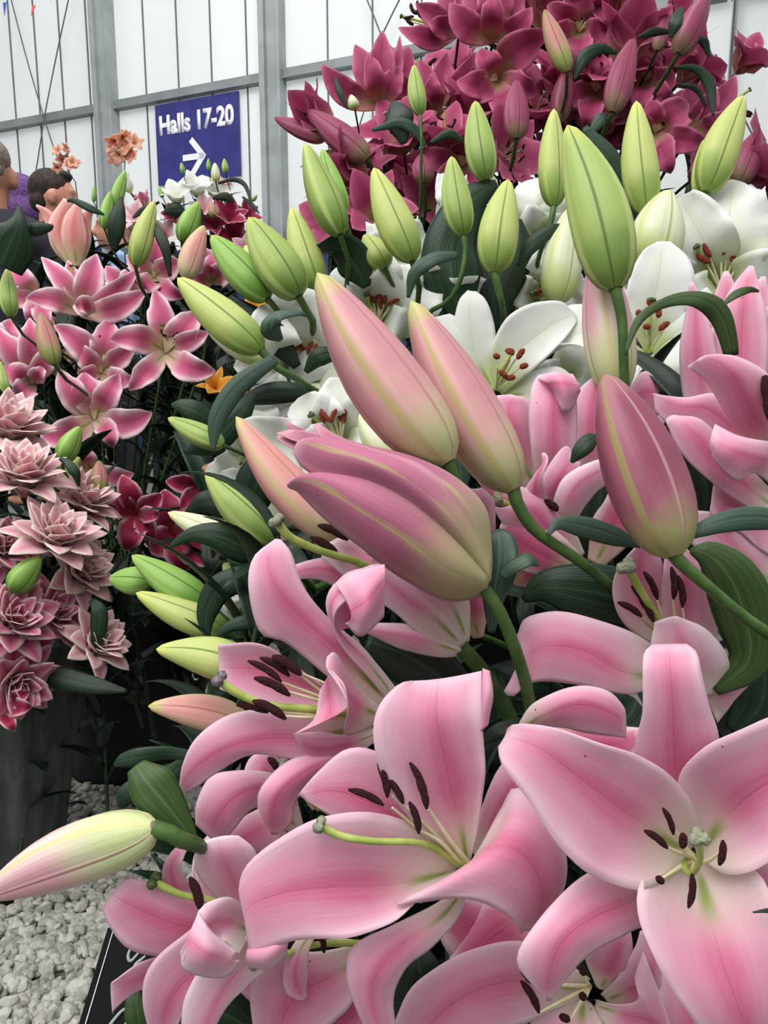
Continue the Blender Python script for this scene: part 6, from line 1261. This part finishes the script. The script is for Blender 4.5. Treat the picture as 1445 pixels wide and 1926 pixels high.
tipbloom((928, 74), 1.5, [(846, 6, 0, 26, 1, -12), (880, -40, 2, 30, 1), (934, -50, 1, 34, 2), (985, -30, 1, 28, 1), (1000, 14, 0, 22, 1, 12), (925, -10, -1, 24, 3)],
          'dark pink lily trumpet opening upward at the top edge', **T)
tipbloom((935, 150), 1.5, [(860, 152, 0, 24, 3, -8), (905, 92, 2, 24, 3), (1032, 66, -1, 34, 4, -14), (1012, 176, 0, 26, 3), (958, 236, 0, 24, 3), (890, 190, 1, 22, 2)],
          'dark pink lily facing us with orange throat below the top trumpet', sd=(-34, -22, 3), alen=20, spread=1.3, **T)
tipbloom((1232, 248), 1.45, [(1222, 190, 1, 24, 2), (1296, 196, 1, 34, 3), (1328, 266, 0, 24, 3, 6), (1262, 326, -2, 26, 3), (1190, 300, 0, 24, 3), (1180, 230, 1, 22, 2)],
          'lighter mauve pink lily facing us right of the tall green buds', sd=(10, -30, 3), alen=16, spread=1.3, **T)
tipbloom((1298, 250), 1.55, [(1334, 122, 1, 20, 0, 8), (1384, 140, 0, 24, 0, 12), (1376, 210, 0, 24, 1, 10), (1296, 160, 2, 22, 1), (1350, 170, -1, 24, 1)],
          'dark pink lily flaring up right at the right end of the bunch', sd=(110, -50, 1), alen=18, spread=.4, **T)
for (u, v, D, tips, lab) in (
    (1090, 60, 1.56, [(1030, 10, 1, 26, 2), (1080, -20, 2, 30, 2), (1140, -10, 2, 28, 2), (1150, 50, 0, 26, 3, 8), (1090, 110, -1, 24, 3), (1030, 70, 0, 24, 3)], 'dark pink lily at the top edge right of the brownish bud, petals folded'),
    (1120, 170, 1.54, [(1070, 120, 1, 26, 2), (1130, 100, 2, 28, 2), (1180, 150, 1, 26, 3), (1160, 220, 0, 24, 3), (1100, 240, -1, 24, 3), (1060, 190, 0, 24, 2)], 'dark pink lily with ruffled petals right of the dusky upright bud'),
    (1215, 150, 1.56, [(1180, 110, 1, 22, 2), (1230, 90, 2, 24, 2), (1270, 140, 0, 26, 3, 8), (1260, 200, 0, 22, 3), (1200, 210, 0, 22, 2)], 'dark pink lily with folded petals left of the long stalked wine bud'),
    (870, 310, 1.5, [(800, 280, 0, 22, 3, -8), (850, 250, 1, 22, 2), (960, 310, -2, 26, 3, -6), (900, 370, 0, 22, 3), (820, 350, 0, 22, 3)], 'dark pink lily spreading behind the tall centre green bud'),
    (1000, 190, 1.6, [(950, 150, 1, 24, 2), (1000, 120, 2, 24, 2), (1050, 160, 1, 24, 2), (1040, 240, 0, 24, 3), (980, 250, 0, 24, 3)], 'dark pink lily between the two upright wine buds')):
    tipbloom((u, v), D, tips, lab, sd=(5, -30, 3), alen=16, spread=1.2, **T)
for i, (u, v, D, fc, sz, op, ro, t0, lab) in enumerate(DP):
    lily((u, v), D, fc, sz*1.08, lab, roll=ro, open_=op, th0=t0, seed=i+2, stam=(i < 20), **K)
rng = random.Random(77)
for i in range(30):
    rx = rng.choice([(680, 60+100, 900, 420), (850, 20, 1250, 330), (1150, 120, 1400, 420), (620, 330, 860, 470)])
    u, v = rng.uniform(rx[0], rx[2]), rng.uniform(rx[1], rx[3])
    lily((u, v), rng.uniform(1.7, 1.84), (rng.uniform(-.6, .6), rng.uniform(.0, .9), rng.uniform(.5, 1)), rng.uniform(11, 13), 'dark pink lily packed in the shade deep inside the dark pink bunch', roll=rng.uniform(0, 60), open_=80, th0=22, seed=200+i, stam=False, group='dark pink lilies packed deep in the bunch', **K)
for base, tip, wd, D, pal, ph, lab in (
    ((692, 300), (580, 207), 56, 1.45, 'wine', .6, 'long wine pink bud pointing left in front of the wall'),
    ((612, 262), (516, 222), 36, 1.5, 'wine', .5, 'paler pink bud pointing left behind the long wine pink one'),
    ((1276, 102), (1334, -14), 52, 1.45, 'wine', .5, 'wine pink bud on a long stalk at the top right'),
    ((1068, 136), (1024, 18), 42, 1.4, 'olive', .8, 'brownish pink bud near the top centre'),
    ((972, 262), (972, 150), 50, 1.38, 'wine', .8, 'dusky wine bud upright over the tall centre green bud'),
    ((1152, 212), (1192, 72), 54, 1.42, 'wine', .9, 'tall wine pink bud beneath the pale stamens'),
    ((1050, 230), (1070, 120), 44, 1.5, 'wine', .4, 'wine red bud right of the dusky upright one'),
    ((1390, 345), (1428, 245), 54, 1.5, 'wine', .9, 'wine bud at the right edge beside the leaning green one'),
    ((800, 345), (792, 290), 44, 1.42, 'wine', .9, 'small rounded pink bud low in the dark pink bunch'),
    ((1236, 96), (1262, 6), 34, 1.5, 'wine', .9, 'wine bud behind the dark leaf at the top right'),
    ((1060, 300), (1046, 220), 40, 1.6, 'wine', .3, 'wine bud in shade behind the yellow green pair')):
    bud(base+(0,), tip+(1,), wd, D, lab, pal, phase=ph, bend=.015, org=OD)
for D, pts, lab, m in (
    (1.4, [(1262, 70, 1, 4), (1272, 40, 0, 13), (1284, 12, .5, 4)], 'dark leaf held against the bud at the top right', LEAF),
    (1.4, [(1080, 150, 1, 3), (1098, 110, 0, 13), (1130, 92, 0, 10), (1160, 100, .6, 3)], 'arched dark leaf in the middle of the dark pink bunch', LEAF),
    (1.45, [(1270, 126, 0, 2), (1310, 130, 0, 7), (1335, 160, 0, 10), (1342, 218, .6, 2)], 'long arching leaf in front of the wall at right', LEAF),
    (1.45, [(1275, 158, 0, 2), (1310, 168, 0, 5), (1328, 200, .6, 2)], 'short arching leaf below the long one at right', LEAFD),
    (1.45, [(1200, 70, 0, 2), (1230, 60, 0, 8), (1262, 60, .6, 3)], 'small leaf left of the top right bud stalk', LEAFD),
    (1.45, [(1310, 75, 0, 3), (1325, 80, 0, 8), (1334, 108, .6, 2)], 'small leaf right of the top right bud', LEAFD),
    (1.4, [(700, 245, 0, 3), (750, 232, 0, 9), (780, 245, 0, 9), (800, 275, .6, 3)], 'grey green leaf arching over the lower left of the dark pink bunch', LEAFB),
    (1.45, [(630, 145, 0, 2), (640, 175, 0, 6), (655, 205, .6, 2)], 'small leaf hanging under the far left dark pink lily', LEAF),
    (1.45, [(760, 270, 2, 6), (750, 220, 1, 28), (740, 190, 2, 6)], 'dark leaf in the shadow under the far left dark pink lily', LEAFD),
    (1.42, [(1105, 260, 1, 3), (1130, 225, 0, 12), (1142, 215, .6, 3)], 'small blue green leaf in the middle of the dark pink bunch', LEAFB)):
    leaf(D, pts, lab, m)
# young pale bud with leaves on a thin stalk at the left
b = bud((668, 206, 0), (660, 178, 0), 22, 1.45, 'tiny pale bud with green bracts before the wall', 'cream', org=OD)
# ---------------------------------------------------------------- mixed bouquet under the sign
K = dict(org=OB, detail=0, stam=False)
BQ = [(336, 374, (.0, .6, .7), 13, 'white', 78, 'white lily at the left of the small bouquet under the sign'), (372, 362, (.1, .7, .6), 13, 'white', 80, 'white lily on top of the small bouquet under the sign'),
      (404, 366, (.3, .6, .7), 12, 'white', 78, 'white lily at the right of the small bouquet under the sign'), (312, 440, (0, .2, 1), 11, 'double', 84, 'pale pink star lily at the front of the small bouquet'),
      (262, 408, (-.2, .3, .9), 11, 'double', 84, 'pale pink star lily at the left of the small bouquet'), (432, 410, (.2, .3, .9), 13, 'wine', 70, 'crimson lily at the right of the small bouquet'),
      (408, 424, (0, .3, .9), 12, 'wine', 70, 'crimson lily in the middle of the small bouquet'), (456, 404, (.6, .3, .7), 11, 'wine', 70, 'crimson lily farthest right in the small bouquet'),
      (350, 446, (0, .2, 1), 10, 'white', 84, 'white star lily low in the small bouquet'), (462, 462, (.2, .1, 1), 10, 'double', 84, 'pale star lily at the lower right of the small bouquet'),
      (276, 380, (-.3, .8, .4), 9, 'rose', 50, 'round pink bloom at the upper left of the small bouquet'), (440, 440, (.2, .1, 1), 12, 'wine', 75, 'crimson lily low in the shade of the small bouquet'),
      (290, 410, (-.1, .4, .9), 9, 'white', 80, 'small white star lily left of the leaf in the small bouquet'), (384, 392, (.1, .4, .9), 10, 'double', 80, 'pale pink star lily in the middle of the small bouquet'),
      (330, 408, (0, .4, .9), 9, 'wine', 80, 'crimson star lily behind the pale ones of the small bouquet'), (420, 350, (.2, .8, .5), 8, 'rose', 60, 'small pink lily near the top right of the small bouquet'),
      (246, 352, (-.4, .9, .3), 9, 'white', 35, 'white lily half closed at the left top of the small bouquet')]
for i, (u, v, fc, sz, pal, op, lab) in enumerate(BQ):
    lily((u, v+10), 2.85+.02*(i % 4), fc, sz*.8, lab, pal, i*17, op, 20, seed=i+60, W=.26, **K)
for base, tip, wd, pal, lab in (((344, 326), (341, 306), 10, 'green2', 'tiny green bud left over the white arrow'), ((406, 342), (404, 306), 18, 'cream', 'white bud standing highest on the small bouquet'), ((424, 326), (422, 298), 13, 'green', 'tiny green bud right of the white one on the bouquet'),
                                ((392, 320), (392, 298), 9, 'green2', 'thin green bud left of the white one on the bouquet'), ((402, 410), (400, 380), 22, 'olive', 'small olive bud in front of the bouquet'), ((306, 372), (298, 350), 10, 'green2', 'tiny green bud on the left shoulder of the bouquet'),
                                ((474, 378), (484, 366), 9, 'green', 'tiny green bud at the right end of the bouquet'), ((176, 380), (178, 346), 9, 'green2', 'thin green bud right of the dark haired man')):
    bud(base+(0,), tip+(0,), wd, 2.8, lab, pal, phase=.6, org=OB if base[0] > 200 else OL)
for pts, lab in (([(410, 345, 0, 2), (440, 338, 0, 4), (462, 350, 0, 4), (474, 390, 0, 1)], 'long leaf arching right from the bouquet'), ([(300, 380, 0, 2), (270, 395, 0, 6), (250, 410, 0, 2)], 'leaf at the left of the bouquet'),
                 ([(350, 400, 1, 3), (330, 395, 0, 14), (308, 400, 0, 3)], 'dark leaf in the middle of the bouquet'), ([(440, 380, 1, 3), (425, 370, 0, 8), (400, 372, 0, 3)], 'dark leaf at the right of the bouquet'),
                 ([(380, 420, 1, 3), (372, 400, 0, 10), (360, 384, 0, 3)], 'dark leaf under the top white lily of the bouquet'), ([(456, 370, 1, 2), (474, 385, 0, 4), (488, 402, 0, 1)], 'thin leaf hanging right of the bouquet')):
    leaf(2.8, pts, lab, LEAFD)
# ---------------------------------------------------------------- peach flower sprays against the wall
def spray(u0, v0, pts, stemp, label):
    root = thing('flower_spray', tuple(px(3.2, stemp[0])), label, 'flower'); mb = Mesh()
    q0 = px(3.2, stemp[0]); mb.tube([A((q0[0], q0[1], 0))]+[px(3.2, p) for p in stemp], [.005, .003, .002], 6, 24); mb.build('stem', STEMD, root)
    rng = random.Random(int(u0))
    for i, (du, dv, s) in enumerate(pts):
        c = px(3.2, (u0+du, v0+dv, rng.uniform(-4, 4))); fc = (rng.uniform(-.6, .6), rng.uniform(-.7, .5), rng.uniform(.3, 1)); f, a, b_ = frame(fc); mb = Mesh()
        for k in range(5):
            phi = 2*PI*k/5+i; e = math.cos(phi)*a+math.sin(phi)*b_
            gen_petal(mb, c, f, e, s*.01, s*.0030, 30, 110, .3, .06, i*5+k, 5, 8)
        mb.build('blossom', PET['peach'], root, solid=.001)
        mb = Mesh(); q = px(3.2, (stemp[-1][0]*.4+(u0+du)*.6, stemp[-1][1]*.4+(v0+dv)*.6+6, 0)); mb.tube([px(3.2, stemp[-1]), q, c], [.0018], 5, 8); mb.build('stalk', STEMD, root)
spray(235, 270, [(-20, -8, 5), (-6, -14, 5), (8, -10, 5), (18, 2, 5), (-18, 10, 5), (0, 6, 5), (12, 16, 5), (-8, 22, 5), (20, 28, 4.5), (6, 30, 4.5), (-22, 26, 4.5)], [(232, 420, 0), (234, 330, 0), (236, 290, 0), (236, 262, 0)], 'spray of peach blossoms standing in front of the grey column')
spray(130, 300, [(-18, -14, 3.6), (0, -22, 3.6), (-12, 2, 3.6), (6, 8, 3.8), (14, 16, 3.6), (-2, 16, 3.6), (-24, 16, 3.2)], [(150, 420, 0), (134, 340, 0), (128, 312, 0), (126, 290, 0)], 'spray of small peach blossoms above the dark haired man')

# ---------------------------------------------------------------- leafy stems that fill the bunches
def leafy(name, seed, n=11):
    rng = random.Random(seed); root = thing('leafy_stem', (0, 0, 0), 'leafy stem', 'foliage'); H = .42; mb = Mesh()
    pts = [(0, 0, -H), (rng.uniform(-.02, .02), rng.uniform(-.02, .02), -H/2), (0, 0, 0)]
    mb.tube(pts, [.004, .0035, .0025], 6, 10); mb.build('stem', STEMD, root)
    for k in range(n):
        t = k/(n-1); z = -H*.85*(1-t)-.005; az = k*2.4+rng.uniform(-.4, .4); L = rng.uniform(.10, .16); wd = rng.uniform(.011, .019)
        e = A((math.cos(az), math.sin(az), 0)); s = A((-math.sin(az), math.cos(az), 0)); th = rng.uniform(.3, .8); dth = rng.uniform(.6, 1.3)
        p = A((0, 0, z)); Lr, Mr, Rr = [], [], []
        for i in range(9):
            q = i/8; w_ = wd*math.sin(PI*min(1, .06+q*.94)**.8)**.8 if i < 8 else .0005
            an = th+dth*q; d = e*math.sin(an)+A((0, 0, 1))*math.cos(an); nn = e*math.cos(an)-A((0, 0, 1))*math.sin(an)
            Lr.append(p-s*w_-nn*w_*.3); Mr.append(p.copy()); Rr.append(p+s*w_-nn*w_*.3); p = p+d*L/8
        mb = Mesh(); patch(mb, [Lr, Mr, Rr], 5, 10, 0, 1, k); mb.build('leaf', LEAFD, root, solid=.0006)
    return root
protos = [leafy('leafy_stem', k) for k in range(5)]; used = [False]*5
def fill(poly, n, d0, d1, label, group, seed, lean=.25, sc_=1.0):
    rng = random.Random(seed)
    for i in range(n):
        (u0, v0, u1, v1) = poly[rng.randrange(len(poly))]
        p = P(rng.uniform(u0, u1), rng.uniform(v0, v1), rng.uniform(d0, d1)); k = rng.randrange(5)
        if not used[k]: o = protos[k]; used[k] = True
        else: o = copy_tree(protos[k])
        o.location = p; o.rotation_euler = (rng.uniform(-lean, lean), rng.uniform(-lean, lean), rng.uniform(0, 6.28)); s = sc_*rng.uniform(.8, 1.15); o.scale = (s, s, s)
        o['label'] = label; o['group'] = group
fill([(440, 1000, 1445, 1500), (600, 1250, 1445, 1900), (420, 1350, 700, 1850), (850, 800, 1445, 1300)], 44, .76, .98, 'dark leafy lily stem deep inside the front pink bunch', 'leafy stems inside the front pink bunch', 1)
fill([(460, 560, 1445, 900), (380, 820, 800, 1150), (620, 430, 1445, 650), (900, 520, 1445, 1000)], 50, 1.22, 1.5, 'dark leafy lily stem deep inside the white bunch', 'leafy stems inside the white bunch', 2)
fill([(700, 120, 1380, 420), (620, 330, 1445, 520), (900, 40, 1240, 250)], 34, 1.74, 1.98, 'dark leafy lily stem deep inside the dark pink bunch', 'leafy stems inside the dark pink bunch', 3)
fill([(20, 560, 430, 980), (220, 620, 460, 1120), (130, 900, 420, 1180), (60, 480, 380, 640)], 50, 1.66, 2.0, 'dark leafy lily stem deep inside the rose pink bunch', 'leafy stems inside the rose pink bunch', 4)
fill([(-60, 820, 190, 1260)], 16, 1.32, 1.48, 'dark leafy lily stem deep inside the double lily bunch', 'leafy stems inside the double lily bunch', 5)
fill([(290, 390, 470, 480)], 8, 2.95, 3.05, 'dark leafy stem inside the small bouquet under the sign', 'leafy stems inside the small bouquet', 6)
